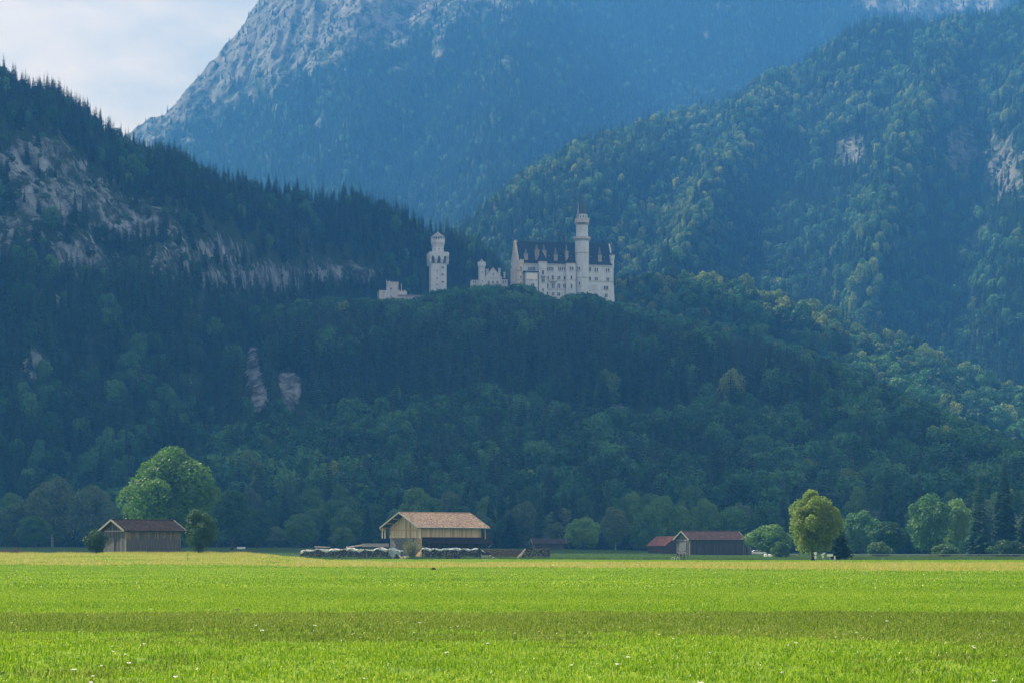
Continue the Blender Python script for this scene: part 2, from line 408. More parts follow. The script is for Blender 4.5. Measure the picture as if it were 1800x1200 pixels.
# left hill with the cliffs
C_crest = I([(-300, -60), (-100, 60), (0, 150), (60, 190), (130, 222), (200, 262), (260, 300), (330, 318), (420, 338), (520, 358), (600, 358), (680, 380), (720, 400), (760, 414),
             (800, 422), (850, 442), (880, 486), (930, 560), (1000, 640), (1100, 700)])
def C_rock(u, v):
    return blobs(u, v, [(50, 285, 110, 55, .85), (110, 350, 130, 60, .90), (30, 420, 80, 70, .78), (225, 395, 120, 55, .85), (140, 460, 100, 60, .82), (300, 455, 90, 50, .76), (385, 440, 70, 36, .84),
                        (470, 488, 95, 34, .84), (400, 490, 90, 30, .78), (580, 480, 80, 30, .78), (640, 485, 45, 24, .72), (690, 505, 25, 20, .6), (60, 645, 26, 34, .78), (20, 655, 20, 26, .62),
                        (330, 690, 18, 36, .66), (190, 620, 20, 16, .62), (240, 670, 28, 26, .62), (350, 550, 20, 34, .66), (30, 735, 26, 14, .64), (100, 530, 40, 25, .58), (290, 700, 20, 16, .6)])
CH_ = hill('left_hill', M['hill'], (-260, 1080), I([(-300, 960), (330, 980), (430, 1250), (560, 1650), (700, 1770), (1100, 1850)]), I([(-300, 3), (330, 4), (430, 25), (560, 90), (700, 120), (1100, 90)]),
           I([(-300, 1480), (0, 1560), (430, 1760), (850, 2050), (1100, 2100)]), C_crest, cprof([0, .22, .34, .5, .62, .80, 1], [0, .17, .36, .47, .74, .86, 1]), 460, 260, 20, 75.0, 10, C_rock, 25, 250, crest_rough=3.0, seed=5.2,
           ribs=[([(100, 1), (60, .5), (40, 0)], 60, 14), ([(300, 1), (260, .5), (200, 0)], 40, 12)])

# second spur right of the castle
B2_crest = I([(980, 680), (1040, 600), (1080, 530), (1110, 512), (1180, 510), (1250, 516), (1330, 532), (1400, 556), (1500, 598), (1650, 658), (1800, 722), (1900, 760), (2100, 800)])
B2H = hill('wooded_spur', M['hill'], (990, 2060), I([(980, 1650), (1800, 1350), (2100, 1300)]), I([(980, 90), (1400, 60), (2100, 10)]), I([(980, 1900), (1100, 1880), (1800, 1640), (2100, 1560)]), B2_crest,
           cprof([0, 1], [0, 1]), 260, 90, 8, 60.0, 5, lambda u, v: blobs(u, v, [(1160, 545, 6, 14, .6)]), 20, 150, crest_rough=1.5, seed=2.2)

# castle hill in front
B_crest = I([(-300, 960), (120, 950), (300, 850), (370, 720), (410, 630), (440, 588), (480, 566), (560, 560), (660, 551), (760, 545), (900, 546), (1080, 552), (1130, 575), (1200, 592), (1290, 615), (1400, 640),
             (1500, 682), (1600, 730), (1700, 768), (1800, 812), (1950, 850), (2200, 880)])
def B_rock(u, v):
    return blobs(u, v, [(443, 646, 15, 40, 1.3), (455, 694, 15, 40, 1.3), (508, 680, 24, 32, 1.35), (504, 706, 19, 26, 1.25), (1082, 724, 24, 20, 1.1), (1090, 742, 14, 12, .7), (410, 655, 8, 12, .66), (990, 715, 14, 10, .6),
                        (895, 745, 40, 8, .55), (1060, 735, 10, 12, .6), (1488, 795, 6, 22, .7)])
BH = hill('castle_hill', M['hill'], (60, 2060), I([(-300, 900), (300, 900), (1000, 890), (1500, 820), (1800, 760), (2200, 720)]), I([(-300, 3), (1000, 3), (2200, 1)]),
          I([(-300, 1200), (300, 1350), (440, 1560), (600, 1670), (760, 1690), (1080, 1690), (1400, 1560), (1800, 1350), (2200, 1250)]), B_crest,
          cprof([0, .18, .36, .5, .72, 1], [0, .10, .30, .56, .80, 1]), 560, 240, 9, 75.0, 4, B_rock, 75, 130, crest_rough=1.2, seed=0.4)

# ------------------------------------------------------------------ trees
def leaf_quads(C, size, rs, up=0.0, aspect=0.6, nrm=None, jit=0.55):
    N = len(C)
    a = rs.normal(size=(N, 3)); a /= np.linalg.norm(a, axis=1)[:, None]
    if nrm is not None:                                # lie mostly along the clump's surface
        m = nrm + rs.normal(size=(N, 3)) * jit; m /= np.linalg.norm(m, axis=1)[:, None]
        a -= (a * m).sum(1)[:, None] * m; a /= np.linalg.norm(a, axis=1)[:, None]
        b = np.cross(m, a); s = (size * rs.uniform(0.6, 1.3, N))[:, None]
        return np.stack([C + a * s, C + b * s * aspect, C - a * s, C - b * s * aspect], 1).reshape(-1, 3)
    b = rs.normal(size=(N, 3)); b -= (b * a).sum(1)[:, None] * a; b /= np.linalg.norm(b, axis=1)[:, None]
    if up: 
        a[:, 2] *= (1 - up); b[:, 2] *= (1 - up)
    s = (size * rs.uniform(0.6, 1.3, N))[:, None]
    V = np.stack([C + a * s, C + b * s * aspect, C - a * s, C - b * s * aspect], 1).reshape(-1, 3)
    return V

def crown_points(rs, n, H, R, base, nl, lobe=(0.26, 0.42), shape=1.0, inner=0.25, droop=0.0, wild=0.0):
    """leaf positions on the shells of many overlapping lobes that fill an uneven crown"""
    zc = H * (base + 1) / 2; rz = H * (1 - base) / 2
    cs = []; rr = []
    for k in range(nl):
        th = 2.399963 * k + rs.uniform(-.5, .5); w = 1 - 2 * (k + .5) / nl
        rad = math.sqrt(1 - w * w) * rs.uniform(0.45 - wild, 0.80 + wild)
        zz = w * rs.uniform(0.52 - wild, 0.80 + wild * .6)
        prof = (1 - 0.25 * max(zz, 0)) ** shape
        cs.append((R * rad * math.cos(th) * prof, R * rad * math.sin(th) * prof, zc + rz * zz)); rr.append(rs.uniform(*lobe))
    cs = np.array(cs); rr = np.array(rr)
    k = rs.integers(0, nl, n)
    d = rs.normal(size=(n, 3)); d /= np.linalg.norm(d, axis=1)[:, None]
    d[:, 2] = np.where((d[:, 2] < -0.3) & (rs.random(n) < 0.6), -d[:, 2], d[:, 2])
    q = np.where(rs.random(n) < inner, rs.uniform(.3, .8, n), rs.uniform(.82, 1.08, n))
    sc = np.array([R, R, min(rz, R * 1.25)])
    C = cs[k] + d * (rr[k] * q)[:, None] * sc
    if droop: C[:, 2] -= droop * rs.random(n) ** 2 * np.hypot(C[:, 0], C[:, 1]) / R
    return C, cs, d

def broad_mesh(name, seed, H, R, base, nl, n, leaf, mat, jit=0.55, **kw):
    rs = np.random.default_rng(seed)
    C, cs, d = crown_points(rs, n, H, R, base, nl, **kw)
    V = leaf_quads(C, leaf, rs, nrm=d, jit=jit)
    return poly_mesh(name, V, np.arange(len(V)).reshape(-1, 4), 4, [mat]), cs

def trunk_mesh(name, seed, H, r0, cs, mat, nlimb=9, topf=0.72):
    rs = random.Random(seed); mb = MB()
    mb.tube([(0, 0, -0.6), (0.0, 0.05, H * 0.12), (0.1, 0, H * 0.3), (0.0, 0.1, H * topf)], [r0 * 1.25, r0, r0 * .8, r0 * .2], 8)
    L = list(range(len(cs))); rs.shuffle(L)
    for k in L[:nlimb]:
        c = Vector(cs[k]); z0 = H * rs.uniform(0.15, 0.45); z0 = min(z0, c.z - 0.4)
        mid = Vector((c.x * .45, c.y * .45, z0 + (c.z - z0) * .55))
        mb.tube([(0, 0, z0), mid, c], [r0 * .45, r0 * .28, r0 * .08], 5)
    return mb.mesh(name, mat, True)

def conifer_mesh(name, seed, H, R, tiers, nb, mat, bark, detail=0):
    """trunk and whorls of drooping branches, each a ragged bent spray"""
    rs = np.random.default_rng(seed)
    Q = []
    for k in range(tiers):
        f = k / (tiers - 1)
        z = H * (0.06 + 0.93 * f)
        r = R * (1 - f) ** 0.85 * rs.uniform(0.8, 1.12) + 0.12
        m = max(4, int(nb * (1 - 0.45 * f)))
        for i in range(m):
            a = 2 * math.pi * (i + rs.uniform(-.35, .35)) / m + k * 1.3
            rr = r * rs.uniform(0.65, 1.12); w = rr * (0.30 if not detail else 0.2) + 0.12
            ca, sa = math.cos(a), math.sin(a); px, py = -sa, ca
            dz1 = rr * rs.uniform(-.10, .10); dz2 = -rr * rs.uniform(.25, .6)
            p0 = np.array([0, 0, z]); p1 = np.array([ca * rr * .55, sa * rr * .55, z + dz1]); p2 = np.array([ca * rr, sa * rr, z + dz2])
            wv = np.array([px * w, py * w, -w * .35]); wv2 = np.array([-px * w, -py * w, -w * .35])
            Q.append([p0, p1 + wv, p2, p1 + wv2])
            if detail:
                for j in range(detail):
                    g = rs.uniform(.25, 1.0); b0 = (p0 + (p1 - p0) * g * 2) if g < .5 else (p1 + (p2 - p1) * (g - .5) * 2)
                    s = rs.choice([-1, 1]) * w * rs.uniform(.8, 1.9); dd = rs.uniform(.15, .5) * w * 2.2
                    e = b0 + np.array([px * s + ca * .2 * w, py * s + sa * .2 * w, -dd])
                    md = (b0 + e) / 2; hw = np.array([ca, sa, -.3]) * w * .35
                    Q.append([b0, md + hw, e, md - hw])
    V = np.array(Q).reshape(-1, 3)
    Vt = []; ft = []
    return poly_mesh(name, V, np.arange(len(V)).reshape(-1, 4), 4, [mat])

def conifer_trunk(name, H, r, mat):
    return MB().tube([(0, 0, -0.8), (0, 0, H * .5), (0, 0, H * .97)], [r, r * .6, r * .08], 6).mesh(name, mat, True)

protos = bpy.data.collections.new("tree_kinds")        # not linked to the scene: sources for the far woods
PK = []
def proto(name, me): 
    o = bpy.data.objects.new(name, me); protos.objects.link(o); PK.append(name); return o
def join_simple(name, crown, H, r):
    """crown mesh plus a thin trunk in one far-tree mesh"""
    mb = MB().tube([(0, 0, -1.5), (0, 0, H * .5), (0, 0, H * .85)], [r, r * .7, r * .15], 5)
    n = len(crown.vertices); co = np.empty(n * 3, np.float32); crown.vertices.foreach_get('co', co)
    V = co.reshape(-1, 3); q = np.arange(n).reshape(-1, 4)
    tv = np.array(mb.v); tf = np.array([f for f in mb.f if len(f) == 4]) + n
    mats = [crown.materials[0], M['bark']]
    return poly_mesh(name, np.concatenate([V, tv]), np.concatenate([q, tf]), 4, mats, False, np.concatenate([np.zeros(len(q)), np.ones(len(tf))]))
for k in range(4):
    H, R = [22, 24, 20, 23][k], [3.3, 2.8, 3.5, 3.0][k]
    proto('a_conifer_%d' % k, join_simple('conifer', conifer_mesh('c', 40 + k, H, R, 26, 10, M['conifer'], None, 0), H, .28))
for k in range(4):
    H, R, b = [18, 16, 20, 15][k], [5.6, 5.4, 5.2, 5.0][k], [.16, .10, .20, .08][k]
    me, _ = broad_mesh('b', 60 + k, H, R, b, 9 + 2 * k, 1150, 0.62, M['broad'], lobe=(.34, .5), inner=.12)
    proto('b_broadleaf_%d' % k, join_simple('broadleaf', me, H, .3))
me, _ = broad_mesh('s', 77, 5.0, 3.2, 0.0, 9, 420, 0.5, M['broad'])
proto('c_shrub_0', join_simple('shrub', me, 3.0, .15))

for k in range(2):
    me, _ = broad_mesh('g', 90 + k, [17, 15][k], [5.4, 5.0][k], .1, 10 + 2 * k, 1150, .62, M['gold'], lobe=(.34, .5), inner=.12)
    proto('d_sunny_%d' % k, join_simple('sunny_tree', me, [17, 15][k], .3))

def forest_nodes():
    ng = bpy.data.node_groups.new("wood", 'GeometryNodeTree')
    ng.interface.new_socket("Geometry", in_out='INPUT', socket_type='NodeSocketGeometry')
    ng.interface.new_socket("Geometry", in_out='OUTPUT', socket_type='NodeSocketGeometry')
    return ng
def instancer(name, coll):
    ng = forest_nodes(); n, l = ng.nodes, ng.links
    gi = n.new('NodeGroupInput'); go = n.new('NodeGroupOutput')
    ci = n.new('GeometryNodeCollectionInfo'); ci.inputs['Collection'].default_value = coll
    ci.inputs['Separate Children'].default_value = True; ci.inputs['Reset Children'].default_value = True
    ip = n.new('GeometryNodeInstanceOnPoints'); ip.inputs['Pick Instance'].default_value = True
    def na(nm, ty):
        a = n.new('GeometryNodeInputNamedAttribute'); a.data_type = ty; a.inputs['Name'].default_value = nm; return a.outputs[0]
    l.new(gi.outputs[0], ip.inputs['Points']); l.new(ci.outputs[0], ip.inputs['Instance'])
    l.new(na('idx', 'INT'), ip.inputs['Instance Index'])
    l.new(na('rot', 'FLOAT_VECTOR'), ip.inputs['Rotation'])
    l.new(na('scl', 'FLOAT_VECTOR'), ip.inputs['Scale'])
    l.new(ip.outputs[0], go.inputs[0])
    return ng
NG_WOOD = instancer("wood", protos)
def points_object(name, P, idx, rot, scl, ng):
    me = bpy.data.meshes.new(name); me.vertices.add(len(P)); me.vertices.foreach_set('co', np.ascontiguousarray(P, np.float32).ravel())
    a = me.attributes.new('idx', 'INT', 'POINT'); a.data.foreach_set('value', np.ascontiguousarray(idx, np.int32))
    a = me.attributes.new('rot', 'FLOAT_VECTOR', 'POINT'); a.data.foreach_set('vector', np.ascontiguousarray(rot, np.float32).ravel())
    a = me.attributes.new('scl', 'FLOAT_VECTOR', 'POINT'); a.data.foreach_set('vector', np.ascontiguousarray(scl, np.float32).ravel())
    o = link(name, me); md = o.modifiers.new('wood', 'NODES'); md.node_group = ng
    return o

def scatter(Hl, spacing, seed, tmin=0.0, tmax=1.0, umin=-120, umax=1920):
    """one point per world cell of the given spacing, on the hill's surface"""
    rs = np.random.default_rng(seed)
    P = Hl['P']; nt, nu = P.shape[:2]
    a = P[1:, 1:] - P[:-1, :-1]; b = P[1:, :-1] - P[:-1, 1:]
    area = 0.5 * np.abs(a[..., 0] * b[..., 1] - a[..., 1] * b[..., 0]) + 0.5 * np.abs(a[..., 0] * b[..., 2] - a[..., 2] * b[..., 0]) * 0.5
    n = int(area.sum() / spacing ** 2 * 3)
    c = rs.choice(area.size, n, p=(area / area.sum()).ravel()); i, j = np.unravel_index(c, area.shape)
    fu, fv = rs.random(n)[:, None], rs.random(n)[:, None]
    Q = P[i, j] * (1 - fu) * (1 - fv) + P[i, j + 1] * fu * (1 - fv) + P[i + 1, j] * (1 - fu) * fv + P[i + 1, j + 1] * fu * fv
    rk = Hl['rock'][i, j]; T = Hl['T'][i, j]
    key = np.floor(Q[:, 0] / spacing).astype(int) * 100003 + np.floor((Q[:, 1] + Q[:, 2] * .6) / spacing).astype(int)
    _, first = np.unique(key, return_index=True)
    Q, rk, T = Q[first], rk[first], T[first]
    u, v = proj(Q)
    ok = (u > umin) & (u < umax) & (T >= tmin) & (T <= tmax)
    return Q[ok], rk[ok], T[ok], u[ok], v[ok], rs

HP = {'conifer': [22, 24, 20, 23], 'broad': [18, 16, 20, 15]}
def plant(name, Hl, spacing, seed, pbroad, hc, hb, rock_cut, toplim=None, keep_clear=None, shrub=0.0, sunny=None, **kw):
    Q, rk, T, u, v, rs = scatter(Hl, spacing, seed, **kw)
    n = len(Q)
    isb = rs.random(n) < pbroad(u, v, Q)
    k = rs.integers(0, 4, n)
    hgt = np.where(isb, rs.uniform(*hb, n), rs.uniform(*hc, n)) * (0.85 + 0.3 * (fbm(Q[:, 0] / 60, Q[:, 1] / 60, 2) + .5))
    ok = rk + rs.uniform(-.10, .10, n) < rock_cut
    edge = (~ok) & (rs.random(n) < shrub)
    base = np.where(isb, np.array(HP['broad'])[k], np.array(HP['conifer'])[k])
    s = hgt / base
    idx = np.where(isb, 4 + k, k)
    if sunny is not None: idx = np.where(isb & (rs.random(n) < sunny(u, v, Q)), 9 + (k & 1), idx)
    idx = np.where(edge, np.where(rs.random(n) < .7, 8, k), idx); s = np.where(edge, rs.uniform(.35, .8, n), s)
    hgt = np.where(edge, 4, hgt)
    ok |= edge
    vt = HY - (Q[:, 2] + hgt - CH) / Q[:, 1] * F
    if toplim is not None:
        lim = toplim(u) + 9 * np.clip(fbm(u / 9.0, Q[:, 1] / 15.0, 3) * 2, -1, 1.2)
        avail = (v - lim) * Q[:, 1] / F
        f = np.clip(avail / hgt, 0, 1); over = f < 1
        s = np.where(over, s * np.maximum(f, .01), s); hgt = np.where(over, hgt * f, hgt); ok &= (~over) | (hgt > 5)
        vt = HY - (Q[:, 2] + hgt - CH) / Q[:, 1] * F
    if keep_clear is not None:
        for g in (0.25, 0.6, 0.95):
            ok &= blobs(u, v + (vt - v) * g, keep_clear) * (1 + .9 * fbm(u / 14.0, v / 14.0, 3)) < 0.42
    Q, idx, s = Q[ok], idx[ok], s[ok]; n = len(Q)
    rot = np.stack([rs.uniform(-.04, .04, n), rs.uniform(-.04, .04, n), rs.uniform(0, 6.28, n)], 1)
    wid = s * rs.uniform(.85, 1.2, n)
    Q = Q.copy(); Q[:, 2] -= 0.4
    o = points_object(name, Q, idx, rot, np.stack([wid, wid, s], 1), NG_WOOD)
    print(name, n)
    return o

# ------------------------------------------------------------------ castle
def stone_mat(name, a, b, c):
    m, n, l = new_mat(name)
    tc = n.new("ShaderNodeTexCoord")
    mp = n.new("ShaderNodeMapping"); mp.inputs['Scale'].default_value = (1, 1, 0.25)
    n1 = n.new("ShaderNodeTexNoise"); n1.inputs['Scale'].default_value = 0.55; n1.inputs['Detail'].default_value = 7
    l.new(tc.outputs['Object'], mp.inputs['Vector']); l.new(mp.outputs[0], n1.inputs['Vector'])
    r = ramp(n, [(0.3, a), (0.5, b), (0.7, c)]); l.new(n1.outputs['Fac'], r.inputs['Fac'])
    p = n.new("ShaderNodeBsdfPrincipled"); p.inputs['Roughness'].default_value = 0.85; p.inputs['Specular IOR Level'].default_value = 0.2
    l.new(r.outputs['Color'], p.inputs['Base Color'])
    o = n.new("ShaderNodeOutputMaterial"); l.new(p.outputs[0], o.inputs['Surface']); return m
M['limestone'] = stone_mat('limestone', (0.47, 0.53, 0.58), (0.57, 0.63, 0.68), (0.65, 0.70, 0.74))
M['trim'] = stone_mat('stone_trim', (0.40, 0.39, 0.38), (0.48, 0.46, 0.44), (0.55, 0.53, 0.50))
M['cream'] = stone_mat('cream_stone', (0.54, 0.49, 0.43), (0.62, 0.57, 0.50), (0.68, 0.63, 0.56))  # lit copy of the limestone: warm sun painted on left-facing walls
M['chimney_stone'] = stone_mat('chimney_stone', (0.24, 0.22, 0.21), (0.31, 0.29, 0.27), (0.37, 0.35, 0.33))
M['slate'] = rough_mat('slate', [(0.3, (0.012, 0.020, 0.032)), (0.7, (0.028, 0.040, 0.056))], (1, 1, 3), 1.5, rough=0.8, spec=.05)
M['copper'] = rough_mat('dark_copper', [(0.3, (0.030, 0.050, 0.048)), (0.7, (0.060, 0.085, 0.080))], (1, 1, 1), 1.0, rough=0.6)
M['lead'] = rough_mat('pale_roof', [(0.3, (0.20, 0.22, 0.24)), (0.7, (0.30, 0.32, 0.34))], (1, 1, 1), 1.0, rough=0.5)
M['cap_lead'] = rough_mat('chimney_lead', [(0.3, (0.10, 0.12, 0.14)), (0.7, (0.16, 0.18, 0.20))], (1, 1, 1), 1.0, rough=0.7)
M['glass'] = rough_mat('window_glass', [(0.3, (0.012, 0.014, 0.018)), (0.7, (0.03, 0.034, 0.04))], (1, 1, 1), 0.7, rough=0.15, spec=0.5)
M['white'] = rough_mat('white_paint', [(0.3, (0.72, 0.72, 0.72)), (0.7, (0.82, 0.82, 0.82))], (1, 1, 1), 2.0, rough=0.5)

class Frame:
    """local frame of a building: x along its front, y into it, z up"""
    def __init__(s, u0, D0, deg, zbase):
        s.D0 = D0; s.th = math.radians(deg); s.X0 = (u0 - CXP) / F * D0; s.zb = zbase
        s.c, s.s = math.cos(s.th), math.sin(s.th)
    def x(s, u, y=0.0):
        k = (u - CXP) / F
        # X = X0 + x c - y s ; D = D0 + x s + y c
        return (k * (s.D0 + y * s.c) - s.X0 + y * s.s) / (s.c - k * s.s)
    def z(s, py, u, y=0.0):
        D = s.D0 + s.x(u, y) * s.s + y * s.c
        return CH + (HY - py) / F * D - s.zb
    def root(s, name): return empty(name, (s.X0, s.D0, s.zb), s.th)

_win_cache = {}
def window(root, fr, u, y0, y1, wpx=2.2, arch=True, depth=0.0, y=0.0, mat='limestone', n=None, xa=None, name='window', ang=0.0):
    """a framed opening on the front at local depth y (stands proud of the wall)"""
    zt, zbm = fr.z(y0, u, y), fr.z(y1, u, y); x = fr.x(u, y) if xa is None else xa
    w = wpx * 0.53; h = max(zt - zbm, 0.8) * 1.12
    key = (round(w, 1), round(h, 1), arch, mat)
    if key not in _win_cache:
        hw = w / 2; fw = 0.26; d = 0.30
        def outline(hw, h, off=0.0):
            if not arch: return [(-hw, off), (hw, off), (hw, h), (-hw, h)]
            pts = [(-hw, off), (hw, off)]
            for i in range(7):
                a = math.pi * i / 6; pts.append((hw * math.cos(a), h - hw + hw * math.sin(a)))
            return pts
        o_in, o_out = outline(hw, h), outline(hw + fw, h + fw, -0.0)
        mb = MB(); m_ = len(o_in)
        for i in range(1, m_):
            j = (i + 1) % m_
            a0, a1, b0, b1 = o_in[i], o_in[j], o_out[i], o_out[j]
            if j == 0 : pass
            vsx = [(a0[0], -d, a0[1]), (a1[0], -d, a1[1]), (b1[0], -d, b1[1]), (b0[0], -d, b0[1]),
                   (a0[0], 0.02, a0[1]), (a1[0], 0.02, a1[1]), (b1[0], 0.02, b1[1]), (b0[0], 0.02, b0[1])]
            mb.add(vsx, [(0, 1, 2, 3)[::-1], (0, 4, 5, 1), (3, 2, 6, 7)])
        mb.box(-hw - fw - .1, hw + fw + .1, -d - .12, 0.02, -0.28, -0.003)
        fm = mb.mesh('window_frame', M[mat])
        pm = MB().prism(o_in, -0.06, 0.02).mesh('pane', M['glass'])
        _win_cache[key] = (fm, pm)
    fm, pm = _win_cache[key]
    wv = link(name, fm, root, (x, y, zbm), ang); link('pane', pm, wv)
    return wv

def crenel_ring(mb, c, r, z, n, w, h, t):
    for i in range(n):
        a = 2 * math.pi * i / n
        ca, sa = math.cos(a), math.sin(a)
        p = [(c[0] + ca * q - sa * s_, c[1] + sa * q + ca * s_) for q, s_ in ((r - t, -w / 2), (r, -w / 2), (r, w / 2), (r - t, w / 2))]
        mb.add([(*q, z) for q in p] + [(*q, z + h) for q in p], [(3, 2, 1, 0), (4, 5, 6, 7), (0, 1, 5, 4), (1, 2, 6, 5), (2, 3, 7, 6), (3, 0, 4, 7)])
    return mb
def corbels(mb, c, r0, r1, z0, z1, n, w, a0=0.0):
    """brackets under a gallery"""
    for i in range(n):
        a = a0 + 2 * math.pi * i / n; ca, sa = math.cos(a), math.sin(a)
        def q(rr, s_): return (c[0] + ca * rr - sa * s_, c[1] + sa * rr + ca * s_)
        A = [q(r0, -w / 2), q(r0, w / 2)]; B = [q(r1, -w / 2), q(r1, w / 2)]
        mb.add([(*A[0], z0), (*A[1], z0), (*A[0], z1), (*A[1], z1), (*B[0], z1), (*B[1], z1), (*B[0], z1 - .3), (*B[1], z1 - .3)],
               [(0, 2, 4, 6), (1, 7, 5, 3), (0, 6, 7, 1), (6, 4, 5, 7), (2, 3, 5, 4)])
    return mb
def crenel_row(mb, x0, x1, y0, y1, z, w, h):
    n = max(2, int((x1 - x0) / (2 * w)))
    st = (x1 - x0) / n
    for i in range(n): mb.box(x0 + i * st, x0 + i * st + st * .5, y0, y1, z, z + h)

# ---- main palace block
PF = Frame(910.0, 1700.0, 12.0, 155.0)
pal = PF.root('palace_building')
tag(pal, 'long white castle palace with steep dark slate roof and round stair tower', 'castle')
X, Zp = PF.x, PF.z
xe = X(1078.5); dep = 21.0
eave = Zp(463.0, 1000); ridge_z = Zp(427.2, 1000, dep / 2)
mb = MB()
mb.box(0, xe, 0, dep, -18, eave)
mb.add([(0.0, 0, eave), (0.0, dep, eave), (0.0, dep / 2, ridge_z + 1.0), (0.9, 0, eave), (0.9, dep, eave), (0.9, dep / 2, ridge_z + 1.0)],
       [(0, 2, 1), (3, 4, 5), (0, 3, 5, 2), (1, 2, 5, 4)])
mb.add([(xe - .9, 0, eave), (xe - .9, dep, eave), (xe - .9, dep / 2, ridge_z), (xe, 0, eave), (xe, dep, eave), (xe, dep / 2, ridge_z)],
       [(0, 2, 1), (3, 4, 5), (0, 3, 5, 2), (1, 2, 5, 4)])
mb.build('wall', M['limestone'], pal)
# battered foot at the right end
bz = Zp(500, 1078)
MB().add([(xe - 16, -.05, bz), (xe + .05, -.05, bz), (xe + .05, dep, bz), (xe - 16, -2.4, -18), (xe + 2.6, -2.4, -18), (xe + 2.6, dep, -18)],
         [(0, 3, 4, 1), (1, 4, 5, 2), (0, 1, 2), (3, 0, 2, 5)]).build('buttress', M['limestone'], pal)
rf = MB(); ov = 0.6
rf.add([(0.95, -ov, eave - .1), (xe - .95, -ov, eave - .1), (xe - .95, dep / 2, ridge_z), (0.95, dep / 2, ridge_z), (xe - .95, dep + ov, eave - .1), (0.95, dep + ov, eave - .1),
        (0.95, -ov, eave - .7), (xe - .95, -ov, eave - .7), (xe - .95, dep + ov, eave - .7), (.95, dep + ov, eave - .7)],
       [(0, 1, 2, 3), (3, 2, 4, 5), (6, 7, 1, 0), (8, 9, 5, 4), (9, 8, 7, 6), (0, 3, 5, 9, 6), (1, 7, 8, 4, 2)])
roof = rf.build('roof', M['slate'], pal)
MB().box(0.95, xe - .95, dep / 2 - .25, dep / 2 + .25, ridge_z - .1, ridge_z + .45).build('ridge_cap', M['copper'], roof)
MB().box(1.0, xe - 1.0, -ov - .05, -.02, eave - 1.3, eave - .72).build('cornice', M['trim'], pal)
for py, t_ in ((493.5, .35), (509.5, .25)):
    MB().box(9.0, xe + .04, -.28, -.003, Zp(py, 1000), Zp(py, 1000) + t_).build('string_course', M['trim'], pal)
# finials on the ridge
def finial(u, ybase, ytop, y, r, mat, nm='finial'):
    x = X(u, y); z0, z1 = Zp(ybase, u, y), Zp(ytop, u, y)
    MB().lathe([(r, z0 - .5), (r * .8, z0 + (z1 - z0) * .35), (r * 1.3, z0 + (z1 - z0) * .45), (r * .4, z0 + (z1 - z0) * .55), (.06, z1)], 8, (x, y)).build(nm, M[mat], pal)
finial(991.0, 427, 399, dep / 2, .9, 'copper', 'ridge_spire')
finial(908.5, 427, 421, dep / 2, .5, 'cream')
finial(1066, 428, 419, dep / 2, .4, 'copper')
# left end: corner turret and a side oriel on the gable
def turret(u, y, r, ytop, zlow, mat, crown=True, nm='corner_turret', cone=None, n=10):
    x = X(u, y); z1 = Zp(ytop, u, y)
    mb = MB().lathe([(r * .5, zlow - 3), (r, zlow), (r, z1 - 2.2), (r + .35, z1 - 1.6), (r + .35, z1)], n, (x, y))
    if crown: crenel_ring(mb, (x, y), r + .35, z1, 8, .8, .9, .4)
    t = mb.build(nm, M[mat], pal)
    if cone: MB().lathe([(r + .4, z1 + .02), (.08, cone)], n, (x, y)).build('cone_roof', M['copper'], t)
    return x
xt = turret(914.5, -.6, 2.2, 458.5, -10, 'cream')
for a, b in ((469.5, 474.5), (485, 490)): window(pal, PF, 914.0, a, b, 1.6, y=-2.75, xa=xt)
for py in (477, 493):
    MB().lathe([(2.55, Zp(py, 914)), (2.6, Zp(py, 914) + .5)], 10, (xt, -.6)).build('turret_band', M['trim'], pal)
MB().box(-1.6, -.003, 4, dep - 4, -10, Zp(468, 906)).build('gable_bay', M['cream'], pal)
for yy in (7, 10.5, 14):
    for a, b in ((471, 475), (481, 486), (491, 496)):
        w = window(pal, PF, 905, a, b, 2.2, xa=-1.6); w.location.y = yy; w.rotation_euler = (0, 0, -math.pi / 2)
mb = MB()                                         # stepped left gable edge
for k in range(7):
    f0 = k / 7
    for sgn in (0, 1):
        yy = (dep / 2) * f0 if sgn == 0 else dep - (dep / 2) * f0
        z_ = eave + (ridge_z - eave) * f0
        mb.box(-.5, .94, min(yy, yy + (dep / 14 if sgn == 0 else -dep / 14)), max(yy, yy + (dep / 14 if sgn == 0 else -dep / 14)), z_ - .5, z_ + 2.6)
mb.build('gable_coping', M['cream'], pal)
# terrace block with flat dark roof
x0, x1 = X(921.5, -4.5), X(946.5, -4.5); zt = Zp(478.5, 935, -4.5)
blk = MB().box(x0 + 1.0, x1 - .4, -4.5, -.003, -18, zt).build('terrace_block', M['limestone'], pal)
MB().box(x0, x1, -5.2, -.003, zt + .003, zt + .7).build('flat_roof', M['slate'], blk)
MB().box(x0 + 1.6, x1 - 1.0, -4.62, -4.503, Zp(491, 935, -4.5), Zp(480.5, 935, -4.5)).build('loggia_panel', M['white'], blk)
MB().box(x0 + .8, x1 - .3, -4.75, -4.503, Zp(492.6, 935, -4.5), Zp(491.4, 935, -4.5)).build('ledge', M['trim'], blk)
MB().box(x0 + .8, x1 - .3, -4.7, -4.503, Zp(505.8, 935, -4.5), Zp(505.2, 935, -4.5)).build('ledge', M['trim'], blk)
for u in (935.2, 938.0): window(pal, PF, u, 499, 504.5, 1.8, y=-4.5)
